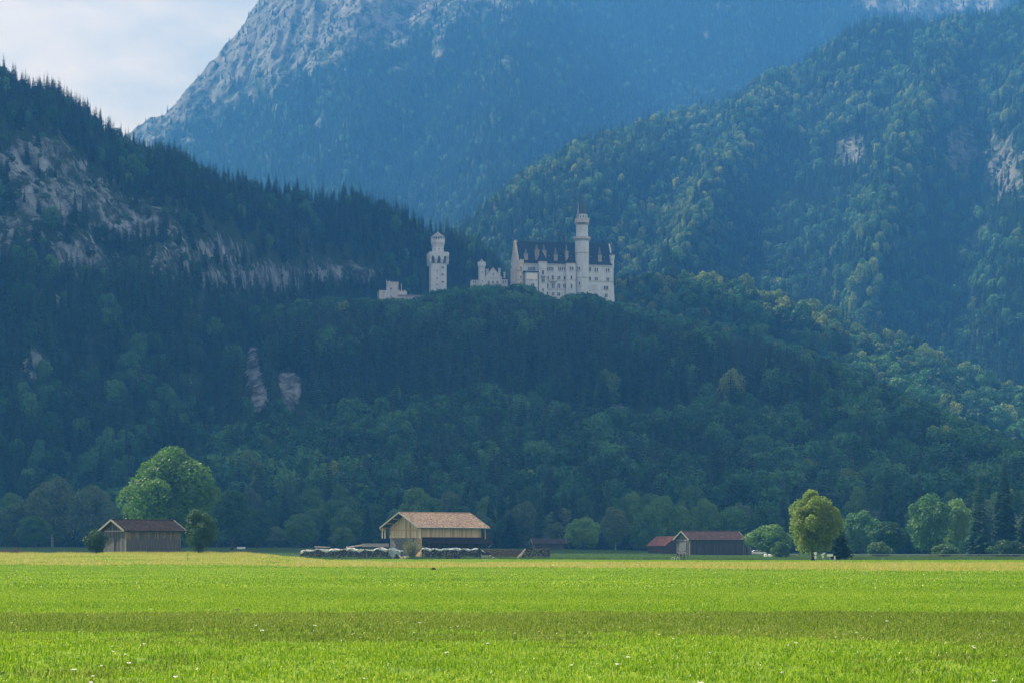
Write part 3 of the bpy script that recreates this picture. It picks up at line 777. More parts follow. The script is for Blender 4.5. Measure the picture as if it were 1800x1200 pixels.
# projecting bay towers with hipped roofs
def risalit(u0, u1, ytop, yroof, d, ledges, nm):
    a, b = X(u0, -d), X(u1, -d); zt = Zp(ytop, (u0 + u1) / 2, -d); zr = Zp(yroof, (u0 + u1) / 2, dep * .3)
    r_ = MB().box(a, b, -d, -.003, -18, zt).build(nm, M['limestone'], pal)
    m_ = (a + b) / 2
    MB().add([(a - .4, -d - .4, zt), (b + .4, -d - .4, zt), (b + .4, dep * .35, zt), (a - .4, dep * .35, zt), (m_, 1.0, zr), (m_, dep * .35, zr)],
             [(0, 1, 4), (1, 2, 5, 4), (2, 3, 5), (3, 0, 4, 5), (3, 2, 1, 0)]).build('hipped_roof', M['slate'], r_)
    MB().box(a - .25, b + .25, -d - .25, -d - .003, zt - .8, zt - .003).build('cornice', M['trim'], r_)
    for py in ledges: MB().box(a - .15, b + .15, -d - .22, -d - .003, Zp(py, u0, -d), Zp(py, u0, -d) + .3).build('ledge', M['trim'], r_)
    return r_
r1 = risalit(947.5, 961.5, 459.5, 441, 4.5, (472.5, 497.5), 'bay_tower')
window(pal, PF, 954.5, 476, 483, 2.4, y=-4.5); window(pal, PF, 953.2, 491, 496.5, 1.7, y=-4.5); window(pal, PF, 956.2, 491, 496.5, 1.7, y=-4.5); window(pal, PF, 954.4, 507.5, 512, 1.6, y=-4.5)
def balcony(u0, u1, yt, yb, y, d):
    a, b = X(u0, y), X(u1, y); z1, z0 = Zp(yt, u0, y), Zp(yb, u0, y)
    o = MB().box(a, b, y - d, y - .003, z0, z0 + .35).box(a, b, y - d, y - d + .2, z0 + .353, z1).box(a, a + .2, y - d + .203, y - .003, z0 + .353, z1).box(b - .2, b, y - d + .203, y - .003, z0 + .353, z1).build('balcony', M['trim'], pal)
    for k in range(3):
        xx = a + (b - a) * (k + .5) / 3
        MB().add([(xx - .2, y - .003, z0 - 1.4), (xx + .2, y - .003, z0 - 1.4), (xx - .2, y - d * .9, z0 - .003), (xx + .2, y - d * .9, z0 - .003), (xx - .2, y - .003, z0 - .003), (xx + .2, y - .003, z0 - .003)],
               [(0, 1, 3, 2), (0, 2, 4), (1, 5, 3)]).build('bracket', M['trim'], o)
balcony(950.5, 958.5, 484.3, 486.6, -4.5, 1.4)
balcony(966.5, 977.5, 493.0, 495.4, 0, 1.5)
r2 = risalit(995.6, 1012, 462.5, 451, 2.2, (492.0,), 'bay_tower')
for u in (1002.6, 1006.4): window(pal, PF, u, 469.5, 475, 1.9, y=-2.2)
window(pal, PF, 1004.5, 485.5, 491.2, 2.2, y=-2.2); window(pal, PF, 1004.5, 500, 507.5, 1.7, y=-2.2)
# facade windows
for us in ((929.2, 931.9, 934.6, 937.3, 940.0), (962.6, 965.6, 968.6, 971.8), (982.4, 985.4, 988.4, 991.6)):
    for u in us: window(pal, PF, u, 470, 476, 1.5)
for u, a, b, w in ((963.6, 486, 491, 1.5), (971.5, 485, 492, 2.6), (980.9, 486, 491, 1.5), (983.9, 486, 491, 1.5), (992.2, 486.5, 492, 2.2), (962.8, 499.5, 506.5, 1.8), (971.0, 499.5, 507, 1.7), (973.6, 499.5, 507, 1.7), (981.0, 499.5, 507, 1.7),
                   (983.4, 499.5, 507, 1.7), (990.8, 500, 506.5, 1.6), (993.2, 500, 506.5, 1.6), (962.2, 514, 518.5, 1.9), (971.0, 514.5, 520, 1.6), (973.4, 514.5, 520, 1.6), (980.8, 515, 520.5, 1.6), (983.3, 515, 520.5, 1.6), (1037.2, 471, 477.5, 2.2), (1037.2, 487, 493, 2.0),
                   (1046.4, 472, 478, 1.8), (1050.0, 472, 478, 1.8), (1066.2, 472.5, 478.5, 1.8), (1070.0, 472.5, 478.5, 1.8), (1047.0, 488, 493.5, 1.6), (1049.6, 488, 493.5, 1.6), (1067.0, 488.5, 494, 1.6), (1069.7, 488.5, 494, 1.6),
                   (1041.8, 502.5, 508.5, 1.6), (1044.4, 502.5, 508.5, 1.6), (1047.0, 502.5, 508.5, 1.6), (1039.0, 516, 520, 1.8), (1047.2, 516, 521.5, 1.6), (1049.8, 516, 521.5, 1.6)):
    window(pal, PF, u, a, b, w)
for u, a, b in ((1062.6, 503.5, 509.0), (1065.4, 503.5, 509.0), (1068.0, 503.5, 509.0), (1064.2, 517, 523), (1066.8, 517, 523)): window(pal, PF, u, a, b, 1.6, y=-.42 if b < 512 else -1.1)
# dormers and chimneys on the roof
slope = (ridge_z - eave) / (dep / 2)
def dormer(u, ytop, ybase, w, spire):
    yd = 0.6; x = X(u, yd); z1 = Zp(ytop, u, yd); z0 = Zp(ybase, u, yd)
    yb = max(1.2, (z1 - eave) / slope + .6)
    c = MB().box(x - w / 2, x + w / 2, yd, yb + 1.0, z0 - 1.2, z1).box(x - w / 2 - .25, x + w / 2 + .25, yd - .25, yb + .8, z1 + .003, z1 + .5).build('chimney', M['chimney_stone'], roof)
    MB().lathe([(w * .5, z1 + .5), (w * .28, z1 + .5 + spire * .45), (w * .34, z1 + .5 + spire * .5), (.08, z1 + .5 + spire)], 8, (x, (yd + yb) / 2 - .3)).build('chimney_cap', M['cap_lead'], c)
for a in ((925.0, 447.5, 455.0, 2.6, 4.2), (944.6, 440.5, 456.5, 2.9, 4.0), (957.3, 441.5, 452.0, 2.6, 4.4), (977.0, 449.5, 459.5, 2.7, 5.8), (996.7, 442.5, 458.5, 2.2, 5.0), (1054.8, 450.0, 461.0, 2.6, 6.2)): dormer(*a)
for u in (965.0, 985.5, 1004.0, 1038.5, 1062.0):    # small roof dormers
    yd = 3.2; x = X(u, yd); z0 = eave + slope * yd - .6
    dm = MB().prism([(x - .9, z0), (x + .9, z0), (x + .9, z0 + 1.5), (x, z0 + 2.9), (x - .9, z0 + 1.5)], yd, yd + 3.0).build('dormer', M['slate'], roof)
    MB().box(x - .5, x + .5, yd - .06, yd - .003, z0 + .4, z0 + 1.5).build('pane', M['lead'], dm)
# right corner turret
xr = turret(1075.8, 1.0, 1.5, 451, Zp(468, 1075) , 'limestone', True, 'corner_turret', Zp(440, 1075))
# round stair tower
uc, yc = 1023.0, 1.0
xc = X(uc, yc); zz = lambda py: Zp(py, uc, yc)
r1_, r2_ = 12.0 * .4 / .98, 10.4 * .4 / .98
tw = MB().lathe([(r1_ * 1.04, -18), (r1_, 4), (r1_, zz(424))], 28, (xc, yc)).build('stair_tower', M['limestone'], pal)
for py, t_ in ((445.5, .5), (489, .4)): MB().lathe([(r1_ + .02, zz(py) - .15), (r1_ + .28, zz(py)), (r1_ + .28, zz(py) + t_), (r1_ + .02, zz(py) + t_ + .15)], 28, (xc, yc)).build('tower_band', M['trim'], tw)
mb = MB().lathe([(r1_ + 1.1, zz(421.0)), (r1_ + 1.1, zz(417.0))], 28, (xc, yc)); corbels(mb, (xc, yc), r1_, r1_ + 1.05, zz(424.8), zz(421.1), 22, .45)
gal = mb.build('gallery', M['trim'], tw)
MB().lathe([(r1_ + .01, zz(424.0)), (r1_ + .3, zz(421.05))], 28, (xc, yc)).build('gallery_cove', M['limestone'], gal)
MB().lathe([(r2_, zz(416.95)), (r2_, zz(396.5))], 28, (xc, yc)).build('upper_shaft', M['limestone'], tw)
mb = MB().lathe([(r2_ + .9, zz(392.6)), (r2_ + .9, zz(386.0))], 28, (xc, yc)); corbels(mb, (xc, yc), r2_, r2_ + .85, zz(397), zz(392.7), 20, .45)
crenel_ring(mb, (xc, yc), r2_ + .9, zz(386.0), 16, .85, .7, .4)
g2 = mb.build('gallery', M['trim'], tw)
MB().lathe([(r2_ * .86, zz(386.5)), (r2_ * .86, zz(378.5)), (r2_ * .93, zz(378.2)), (r2_ * .93, zz(377.4))], 24, (xc, yc)).build('lantern', M['limestone'], tw)
MB().lathe([(r2_ * .95, zz(377.35)), (r2_ * .62, zz(368)), (r2_ * .25, zz(357)), (.10, zz(346)), (.05, zz(338))], 20, (xc, yc)).build('spire_roof', M['copper'], tw)
xs_ = xc - r2_ * .72
MB().lathe([(.75, zz(386)), (.75, zz(377)), (.85, zz(376.8)), (.30, zz(366)), (.05, zz(356))], 10, (xs_, yc - 1.6)).build('side_turret', M['lead'], tw)
for u, a, b, w, rr in ((1026.0, 432.5, 438.5, 1.9, r1_), (1025.8, 402.5, 405, 1.6, r2_), (1018.6, 470, 475, 1.8, r1_), (1016.2, 470, 475, 1.5, r1_), (1026.3, 479, 484.5, 1.7, r1_), (1018.7, 496, 501.5, 1.7, r1_), (1026.6, 509, 513, 1.6, r1_)):
    dx = (u - uc) * .4; yo = yc - math.sqrt(max(rr * rr - dx * dx, .1)) * 0.995
    window(tw, PF, u, a, b, w, y=yo, ang=math.atan2(dx, math.sqrt(rr * rr - dx * dx)))
for k in range(5):                                 # openings of the lantern
    a = -math.pi / 2 + (k - 2) * .55; rr = r2_ * .86
    w = window(tw, PF, uc, 380.3, 384.2, 1.4, xa=xc + rr * math.cos(a)); w.location.y = yc + rr * math.sin(a); w.rotation_euler = (0, 0, a + math.pi / 2); w.location.z = zz(384.2)

# ---- square tower
TF = Frame(757.8, 1705.0, 9.0, 155.0)
sq = TF.root('square_tower'); tag(sq, 'tall white square tower with round top left of the palace', 'castle tower')
X, Zp = TF.x, TF.z
w_ = X(785.0); z_ = lambda py: TF.z(py, 772, w_ / 2)
MB().box(0, w_, 0, w_, -16, z_(465)).build('shaft', M['limestone'], sq)
mb = MB(); e = 1.6
mb.box(-e, w_ + e, -e, w_ + e, z_(452.2), z_(445.8))
hd = MB()
pl = mb.build('platform', M['limestone'], sq)
# pointed arches on brackets under the platform
mb = MB(); zt_, zl_ = z_(452.25), z_(466.5)
for face in range(4):
    ang = face * math.pi / 2; cxx = cyy = w_ / 2
    for k in range(4):
        xx = -w_ / 2 - e * .6 + (w_ + e * 1.2) * k / 3
        pr = [(-.75, -w_ / 2 + .01, zl_), (.75, -w_ / 2 + .01, zl_), (-.75, -w_ / 2 - e, zt_ - 2.2), (.75, -w_ / 2 - e, zt_ - 2.2), (-1.6, -w_ / 2 - e, zt_), (1.6, -w_ / 2 - e, zt_), (-1.6, -w_ / 2 + .01, zt_), (1.6, -w_ / 2 + .01, zt_)]
        vv = []
        for (a, b, c) in pr:
            px_, py_ = xx + a, b
            px_ = max(-w_ / 2 - e, min(w_ / 2 + e, px_))
            vv.append((cxx + px_ * math.cos(ang) - py_ * math.sin(ang), cyy + px_ * math.sin(ang) + py_ * math.cos(ang), c))
        mb.add(vv, [(0, 1, 3, 2), (2, 3, 5, 4), (0, 2, 4, 6), (1, 7, 5, 3), (4, 5, 7, 6)])
mb.build('arch_bracket', M['limestone'], pl)
crenel_row(hd, -e + .3, w_ + e - .3, -e, -e + .5, z_(445.75), .6, .5); hd.build('parapet', M['limestone'], pl)
c0 = (w_ / 2, w_ / 2)
rd = 10.4 * .4
MB().lathe([(rd, z_(445.75)), (rd, z_(430.5))], 24, c0).build('round_shaft', M['limestone'], sq)
MB().lathe([(rd + .25, z_(434.8)), (rd + .25, z_(434.2))], 24, c0).build('tower_band', M['trim'], sq)
rg = 12.5 * .4
mb = MB().lathe([(rg, z_(427.5)), (rg, z_(422.4))], 24, c0); corbels(mb, c0, rd, rg - .02, z_(433.2), z_(427.45), 20, .6)
gl = mb.build('gallery', M['limestone'], sq)
MB().lathe([(rd + .02, z_(432.0)), (rd + .7, z_(427.52))], 24, c0).build('gallery_cove', M['limestone'], gl)
mb = MB()
for k in range(16):
    a = 2 * math.pi * (k + .5) / 16; mb.lathe([(.52, z_(422.35)), (.52, z_(418.3))], 6, (c0[0] + (rg - .55) * math.cos(a), c0[1] + (rg - .55) * math.sin(a)))
mb.build('gallery_posts', M['limestone'], gl)
MB().lathe([(rg - 1.5, z_(422.36)), (rg - 1.5, z_(418.3))], 20, c0).build('gallery_core', M['glass'], gl)
MB().lathe([(rg + .35, z_(418.25)), (rg + .3, z_(417.6)), (rg * .35, z_(411.0)), (.1, z_(407.5)), (.06, z_(404))], 24, c0).build('cone_roof', M['lead'], sq)
for a, b in ((475.2, 478), (488.2, 491.2), (499, 502), (507.0, 511)): window(sq, TF, 768.3, a, b, 1.1, arch=False)
for a, b in ((469, 471.6), (481.6, 484.4), (494.4, 497.2)):
    for u in (777.0, 779.2): window(sq, TF, u, a, b, 1.1)
for u in (766, 772.8, 779.5):
    dx = (u - 772) * .4; window(sq, TF, u, 437.2, 438.9, 1.2, arch=False, y=w_ / 2 - math.sqrt(rd * rd - dx * dx) * .995, xa=w_ / 2 + dx)
    window(sq, TF, u, 443.2, 445.2, 1.0, arch=False, y=w_ / 2 - math.sqrt(rd * rd - dx * dx) * .995, xa=w_ / 2 + dx)

# ---- gabled house with round turret between tower and palace
KF = Frame(851.6, 1712.0, 6.0, 155.0)
kh = KF.root('gabled_house'); tag(kh, 'white gabled castle house with slim round turret', 'castle house')
X, Zp = KF.x, KF.z
a, b = 0.0, X(882.2); m_ = X(866.8); ze, za = Zp(487, 866), Zp(471.5, 866); dp = 16.0
MB().prism([(a, -16), (b, -16), (b, ze), (m_, za), (a, ze)], 0, dp).build('wall', M['limestone'], kh)
for s_, x_ in ((-1, a), (1, b)):
    MB().add([(x_ + s_ * .3, .9, ze - .2), (x_ + s_ * .3, dp + .5, ze - .2), (m_, dp + .5, za + .5), (m_, .9, za + .5), (x_ + s_ * .3, .9, ze - .6), (x_ + s_ * .3, dp + .5, ze - .6), (m_, dp + .5, za + .1), (m_, .9, za + .1)],
             [(0, 1, 2, 3), (7, 6, 5, 4), (0, 3, 7, 4), (1, 0, 4, 5), (2, 1, 5, 6)]).build('roof', M['slate'], kh)
    MB().add([(x_ + s_ * .45, -.25, ze - .4), (m_, -.25, za + .75), (m_, -.25, za + .1), (x_ + s_ * .1, -.25, ze - .9), (x_ + s_ * .45, .85, ze - .4), (m_, .85, za + .75), (m_, .85, za + .1), (x_ + s_ * .1, .85, ze - .9)],
             [(0, 1, 2, 3), (4, 7, 6, 5), (0, 4, 5, 1), (3, 2, 6, 7), (0, 3, 7, 4)]).build('gable_coping', M['trim'], kh)
for py in (489.3, 500.5): MB().box(a - .05, b + .05, -.24, -.003, Zp(py, 866), Zp(py, 866) + .3).build('string_course', M['trim'], kh)
for u in (858.0, 859.9, 865.6, 867.5, 873.2, 875.1): window(kh, KF, u, 494.6, 499.6, 1.1)
window(kh, KF, 867, 481, 483.4, 1.2)
lw = MB().box(X(829), -.02, 2, 12, -16, Zp(491.5, 835)).build('wing', M['limestone'], kh)
MB().box(X(828), .0, 1.4, 12.6, Zp(491.5, 835) + .003, Zp(490, 835)).build('wing_roof', M['slate'], lw)
rw = MB().box(b + .02, X(893), 1.5, 12, -16, Zp(490.5, 888)).build('wing', M['limestone'], kh)
MB().box(b + .02, X(893.8), 1.0, 12.6, Zp(490.5, 888) + .003, Zp(489, 888)).build('wing_roof', M['slate'], rw)
for u in (832.5, 836): window(lw, KF, u, 494.5, 498, 1.1, y=2)
for u in (885, 889): window(rw, KF, u, 494, 498, 1.1, y=1.5)
for u, t0, w in ((878.0, 472.5, 1.5), (856.5, 474, 2.0), (887.0, 479.5, 1.3)):
    x = X(u, 6); ch_ = MB().box(x - w / 2, x + w / 2, 6, 7.4, Zp(492, u, 6), Zp(t0, u, 6)).box(x - w / 2 - .2, x + w / 2 + .2, 5.8, 7.6, Zp(t0, u, 6) + .003, Zp(t0, u, 6) + .45).build('chimney', M['limestone'], kh)
xt = X(846.8, 1.0); zq = lambda py: Zp(py, 846.8, 1.0); c1 = (xt, 1.0)
mb = MB().lathe([(2.35, -16), (2.35, zq(471.5)), (2.95, zq(467.5)), (2.95, zq(462.8))], 18, c1); crenel_ring(mb, c1, 2.95, zq(462.8), 9, 1.0, .8, .5)
tt = mb.build('round_turret', M['limestone'], kh)
MB().lathe([(2.6, zq(462.7)), (.9, zq(458.2)), (.08, zq(454.5))], 18, c1).build('cone_roof', M['lead'], tt)
for a_, b_ in ((477.5, 479.8), (493.5, 496)): window(tt, KF, 848, a_, b_, 1.0, y=-1.32)

# ---- gatehouse
GF = Frame(683.0, 1690.0, 10.0, 150.0)
gh = GF.root('gatehouse'); tag(gh, 'low pale gatehouse with crenellated square turret at the castle\'s left end', 'gatehouse')
X, Zp = GF.x, GF.z
M['gate_stone'] = stone_mat('gate_stone', (0.47, 0.49, 0.50), (0.56, 0.58, 0.59), (0.63, 0.65, 0.66))
wq = X(700.2); zq = lambda py: Zp(py, 690)
mb = MB().box(0, wq, 0, wq, -14, zq(499.5)).box(-.3, wq + .3, -.3, wq + .3, zq(499.5) + .003, zq(497.5))
for yy in (-.3, wq - .2): crenel_row(mb, -.3, wq + .6, yy, yy + .5, zq(497.5) + .003, .55, 1.0)
for xx in (-.3, wq - .2): 
    for k in range(1, 5): mb.box(xx, xx + .5, k * wq / 5, k * wq / 5 + .6, zq(497.5) + .003, zq(497.5) + 1.0)
t_ = mb.build('square_turret', M['gate_stone'], gh)
for a, b in ((506, 510), (520, 523.5)): window(t_, GF, 687.3, a, b, 1.3)
# stepped gable of the gate building behind
gb = MB().box(X(667), -.02, 1.0, 13, -14, zq(510)); gate = gb.build('gate_wall', M['gate_stone'], gh)
mb = MB()
for k in range(6): mb.box(X(674) + k * .75, X(674) + (k + 1) * .75 - .003, .1, .98, -14, zq(522 - k * 5.6))
mb.build('stepped_gable', M['limestone'], gh)
MB().box(X(666), -.02, .7, 13.3, zq(510) + .003, zq(508.5)).build('gate_roof', M['slate'], gate)
mb = MB().box(wq + .02, X(716), 2, 3, -14, zq(511.5)); crenel_row(mb, wq + .02, X(716), 2, 2.6, zq(511.5) + .003, .8, 1.0)
mb.build('curtain_wall', M['gate_stone'], gh)
lw = MB().box(wq + .05, X(746), -1.0, 1.98, -14, zq(521)).build('low_wing', M['gate_stone'], gh)
MB().box(wq + .03, X(746.8), -1.6, 1.98, zq(521) + .003, zq(518.3)).build('low_roof', M['lead'], lw)
for u in (708, 714, 720, 726): window(lw, GF, u, 523.2, 525.8, 1.2, y=-1.0)
MB().box(X(680.2), X(681.8), 4, 5.2, 0, zq(491.5)).build('chimney', M['gate_stone'], gh)
MB().box(X(707.2), X(708.2), 6, 6.8, 0, zq(497)).build('chimney', M['gate_stone'], gh)

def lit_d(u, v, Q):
    """where sunlight is painted in as paler trees: ribs of the right hill and its foot"""
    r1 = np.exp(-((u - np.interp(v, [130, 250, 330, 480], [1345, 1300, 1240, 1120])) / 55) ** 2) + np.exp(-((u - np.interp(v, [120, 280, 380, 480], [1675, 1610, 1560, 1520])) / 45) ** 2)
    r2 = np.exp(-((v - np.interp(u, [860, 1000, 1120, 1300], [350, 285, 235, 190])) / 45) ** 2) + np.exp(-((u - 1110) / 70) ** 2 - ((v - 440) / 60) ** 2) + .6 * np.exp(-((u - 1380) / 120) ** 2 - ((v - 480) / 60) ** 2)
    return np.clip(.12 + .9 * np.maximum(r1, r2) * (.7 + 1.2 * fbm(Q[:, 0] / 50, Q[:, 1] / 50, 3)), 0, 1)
tag(plant('mountain_forest', EH, 6.2, 1, lambda u, v, Q: 0.04 + 0.10 * (fbm(Q[:, 0] / 150, Q[:, 1] / 150, 3) > .2), (12, 21), (9, 13), 0.42, shrub=0.2),
    'distant spruce forest veiled in blue haze on the high mountain', 'forest', kind='stuff')
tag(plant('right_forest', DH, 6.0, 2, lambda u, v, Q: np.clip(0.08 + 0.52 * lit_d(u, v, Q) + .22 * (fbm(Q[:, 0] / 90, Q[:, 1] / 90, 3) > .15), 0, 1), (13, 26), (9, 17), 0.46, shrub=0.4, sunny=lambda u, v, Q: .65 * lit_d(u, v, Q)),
    'mixed forest with treetops coloured as sunlit on the slope behind the castle', 'forest', kind='stuff')
tag(plant('left_forest', CH_, 5.6, 3, lambda u, v, Q: 0.06 + 0.25 * (fbm(Q[:, 0] / 70, Q[:, 1] / 70, 3) > .18) + .15 * (v > 640), (11, 22), (9, 15), 0.47, shrub=0.40),
    'dark spruce forest among the grey cliffs on the left hill', 'forest', kind='stuff')
tag(plant('spur_forest', B2H, 6.0, 4, lambda u, v, Q: 0.55 + 0 * u, (14, 26), (12, 21), 0.55, sunny=lambda u, v, Q: np.clip(.15 + .8 * np.exp(-((v - np.interp(u, [1250, 1500, 1800], [500, 585, 705])) / 30) ** 2), 0, 1)),  # sun on the spur's crest comes from lit-coloured trees
    'mixed forest on the spur to the right of the castle', 'forest', kind='stuff')
B_top = I([(-300, 900), (120, 900), (300, 800), (370, 680), (420, 590), (455, 552), (480, 540), (560, 528), (640, 528), (668, 531), (712, 530), (745, 527), (752, 520), (790, 512), (800, 505), (838, 506), (880, 508), (893, 505),
           (912, 500), (925, 504), (940, 514), (962, 522), (985, 532), (1000, 520), (1015, 522), (1030, 518), (1050, 522), (1064, 530), (1080, 534), (1100, 536), (1130, 545), (1200, 562), (1290, 586), (1400, 610),
           (1500, 652), (1600, 700), (1700, 740), (1800, 782), (1950, 820), (2200, 850)])
BCLEAR = [(445, 652, 20, 48, 1.0), (457, 706, 18, 42, 1.0), (512, 698, 31, 44, 1.0), (1082, 730, 26, 24, 1.0)]
def sunny_b(u, v, Q):  # crest sunlight, painted in by choosing the lit-coloured trees
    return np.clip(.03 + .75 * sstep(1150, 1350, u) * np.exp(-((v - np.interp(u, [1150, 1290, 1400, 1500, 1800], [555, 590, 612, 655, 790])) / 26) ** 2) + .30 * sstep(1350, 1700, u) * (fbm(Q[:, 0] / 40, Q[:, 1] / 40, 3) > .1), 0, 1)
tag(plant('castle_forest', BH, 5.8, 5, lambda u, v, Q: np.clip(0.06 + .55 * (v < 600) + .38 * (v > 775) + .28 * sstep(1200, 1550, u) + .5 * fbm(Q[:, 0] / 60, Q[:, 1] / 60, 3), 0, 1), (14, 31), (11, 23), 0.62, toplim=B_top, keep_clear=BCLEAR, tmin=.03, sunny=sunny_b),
    'dense mixed forest covering the hill below the castle', 'forest', kind='stuff')

# ------------------------------------------------------------------ barns and sheds
def wood_mat(name, stops, ns=1.2):
    return rough_mat(name, stops, (6, 6, 0.35), ns, 6, rough=0.85, spec=0.15)
M['new_wood'] = wood_mat('new_wood', [(0.3, (0.52, 0.40, 0.26)), (0.55, (0.70, 0.56, 0.38)), (0.75, (0.80, 0.66, 0.47))])
M['new_wood2'] = wood_mat('new_wood_dark', [(0.3, (0.42, 0.29, 0.15)), (0.7, (0.62, 0.45, 0.25))])
M['grey_wood'] = wood_mat('weathered_wood', [(0.3, (0.07, 0.075, 0.085)), (0.55, (0.13, 0.135, 0.145)), (0.8, (0.21, 0.20, 0.19))])
M['tan_wood'] = wood_mat('sun_tanned_wood', [(0.3, (0.12, 0.09, 0.065)), (0.55, (0.24, 0.18, 0.12)), (0.8, (0.33, 0.26, 0.18))])
M['dark_wood'] = wood_mat('dark_wood', [(0.3, (0.030, 0.028, 0.030)), (0.7, (0.075, 0.068, 0.066))])
M['dark_wood2'] = wood_mat('dark_wood_worn', [(0.3, (0.038, 0.038, 0.042)), (0.7, (0.10, 0.095, 0.095))])
M['brown_wood'] = wood_mat('brown_wood', [(0.3, (0.05, 0.034, 0.026)), (0.7, (0.11, 0.075, 0.055))])
M['zinc'] = rough_mat('zinc', [(0.3, (0.34, 0.36, 0.38)), (0.7, (0.46, 0.48, 0.50))], (1, 1, 1), 1.0, rough=0.45)
M['grey_board'] = wood_mat('grey_board', [(0.3, (0.22, 0.22, 0.21)), (0.7, (0.36, 0.35, 0.33))])
def tile_set(name, cols):
    return [rough_mat(name + '_%d' % k, [(0.3, tuple(0.8 * q for q in c)), (0.7, tuple(1.15 * q for q in c))], (1, 1, 1), 3.0, rough=0.9, spec=0.05) for k, c in enumerate(cols)]
T_TAN = tile_set('shingle', [(0.33, 0.25, 0.19), (0.27, 0.20, 0.15), (0.40, 0.31, 0.24), (0.21, 0.16, 0.125)])
T_DARK = tile_set('brown_tile', [(0.060, 0.045, 0.044), (0.080, 0.058, 0.054), (0.042, 0.034, 0.035)])
T_RED = tile_set('red_tile', [(0.080, 0.050, 0.047), (0.060, 0.042, 0.042), (0.105, 0.064, 0.058)])
T_HUT = tile_set('dark_brown_tile', [(0.036, 0.029, 0.029), (0.050, 0.038, 0.037), (0.026, 0.022, 0.024)])  # brown tile darkened: the shade over the hut is put into its colour
T_RED2 = tile_set('bright_red_tile', [(0.24, 0.105, 0.085), (0.19, 0.085, 0.070), (0.28, 0.13, 0.10)])
M['stone_wall'] = rough_mat('rubble', [(0.35, (0.055, 0.055, 0.06)), (0.5, (0.13, 0.13, 0.135)), (0.65, (0.24, 0.23, 0.22))], (1, 1, 1), 3.5, 4, bump=.8, bscale=.1)

def tiled_slope(name, a0, a1, b0, b1, mats, parent, tw=0.30, th=0.36, thick=0.05, seed=1):
    """shingles in courses; a0-a1 is the eave, b0-b1 the ridge (vectors)"""
    rs = random.Random(seed); a0, a1, b0, b1 = map(Vector, (a0, a1, b0, b1))
    nrm = (a1 - a0).cross(b0 - a0).normalized()
    if nrm.z < 0: nrm = -nrm
    nc = max(2, int((b0 - a0).length / th)); nr = max(2, int((a1 - a0).length / tw))
    V = []; Fq = []; mi = []
    for j in range(nc):
        for i in range(nr):
            o = 0.5 if j % 2 else 0.0
            s0 = min(max((i + o) / nr, 0), 1); s1 = min((i + o + 0.94) / nr, 1)
            if s1 - s0 < .1 / nr: continue
            t0, t1 = j / nc, min((j + 1.25) / nc, 1)
            def P(s, t): return (a0 + (a1 - a0) * s) * (1 - t) + (b0 + (b1 - b0) * s) * t
            up = thick * rs.uniform(.8, 1.5); dn = rs.uniform(-.02, .02)
            p = [P(s0, t0 + dn / nc) + nrm * up, P(s1, t0 + dn / nc) + nrm * up, P(s1, t1) + nrm * .01, P(s0, t1) + nrm * .01, P(s0, t0), P(s1, t0)]
            b = len(V); V += [tuple(q) for q in p]
            Fq += [(b, b + 1, b + 2, b + 3), (b + 4, b + 5, b + 1, b)]; k = rs.randrange(len(mats)); mi += [k, k]
    o = link(name, poly_mesh(name, np.array(V), np.array(Fq), 4, mats, False, mi), parent)
    o['kind'] = 'stuff'; return o

def boards(name, p0, p1, z0, z1, mat, parent, w=0.22, seed=1, out=(0, -1), gap=0.02, zf=None, dz=0.06):
    """vertical boards side by side, a little uneven, from p0 to p1 (x,y)"""
    rs = random.Random(seed); p0, p1 = Vector((*p0, 0)), Vector((*p1, 0)); L = (p1 - p0).length; d = (p1 - p0) / L; o_ = Vector((*out, 0))
    n = max(1, int(L / w)); mb = MB(); nm = len(mat) if isinstance(mat, list) else 1
    for i in range(n):
        s0, s1 = i * L / n, (i + 1) * L / n - gap
        q = o_ * (0.03 + rs.uniform(0, .03)); zz0 = z0 + rs.uniform(-dz, dz)
        a, b = p0 + d * s0, p0 + d * s1
        ta, tb = (z1, z1) if zf is None else (zf((s0) / L), zf((s1) / L))
        mb.add([(a.x, a.y, zz0), (b.x, b.y, zz0), (b.x + q.x, b.y + q.y, zz0), (a.x + q.x, a.y + q.y, zz0), (a.x, a.y, ta), (b.x, b.y, tb), (b.x + q.x, b.y + q.y, tb), (a.x + q.x, a.y + q.y, ta)],
               [(3, 2, 1, 0), (4, 5, 6, 7), (1, 2, 6, 5), (2, 3, 7, 6), (3, 0, 4, 7)], rs.randrange(nm))
    o = mb.build(name, mat, parent); o['kind'] = 'stuff'; return o

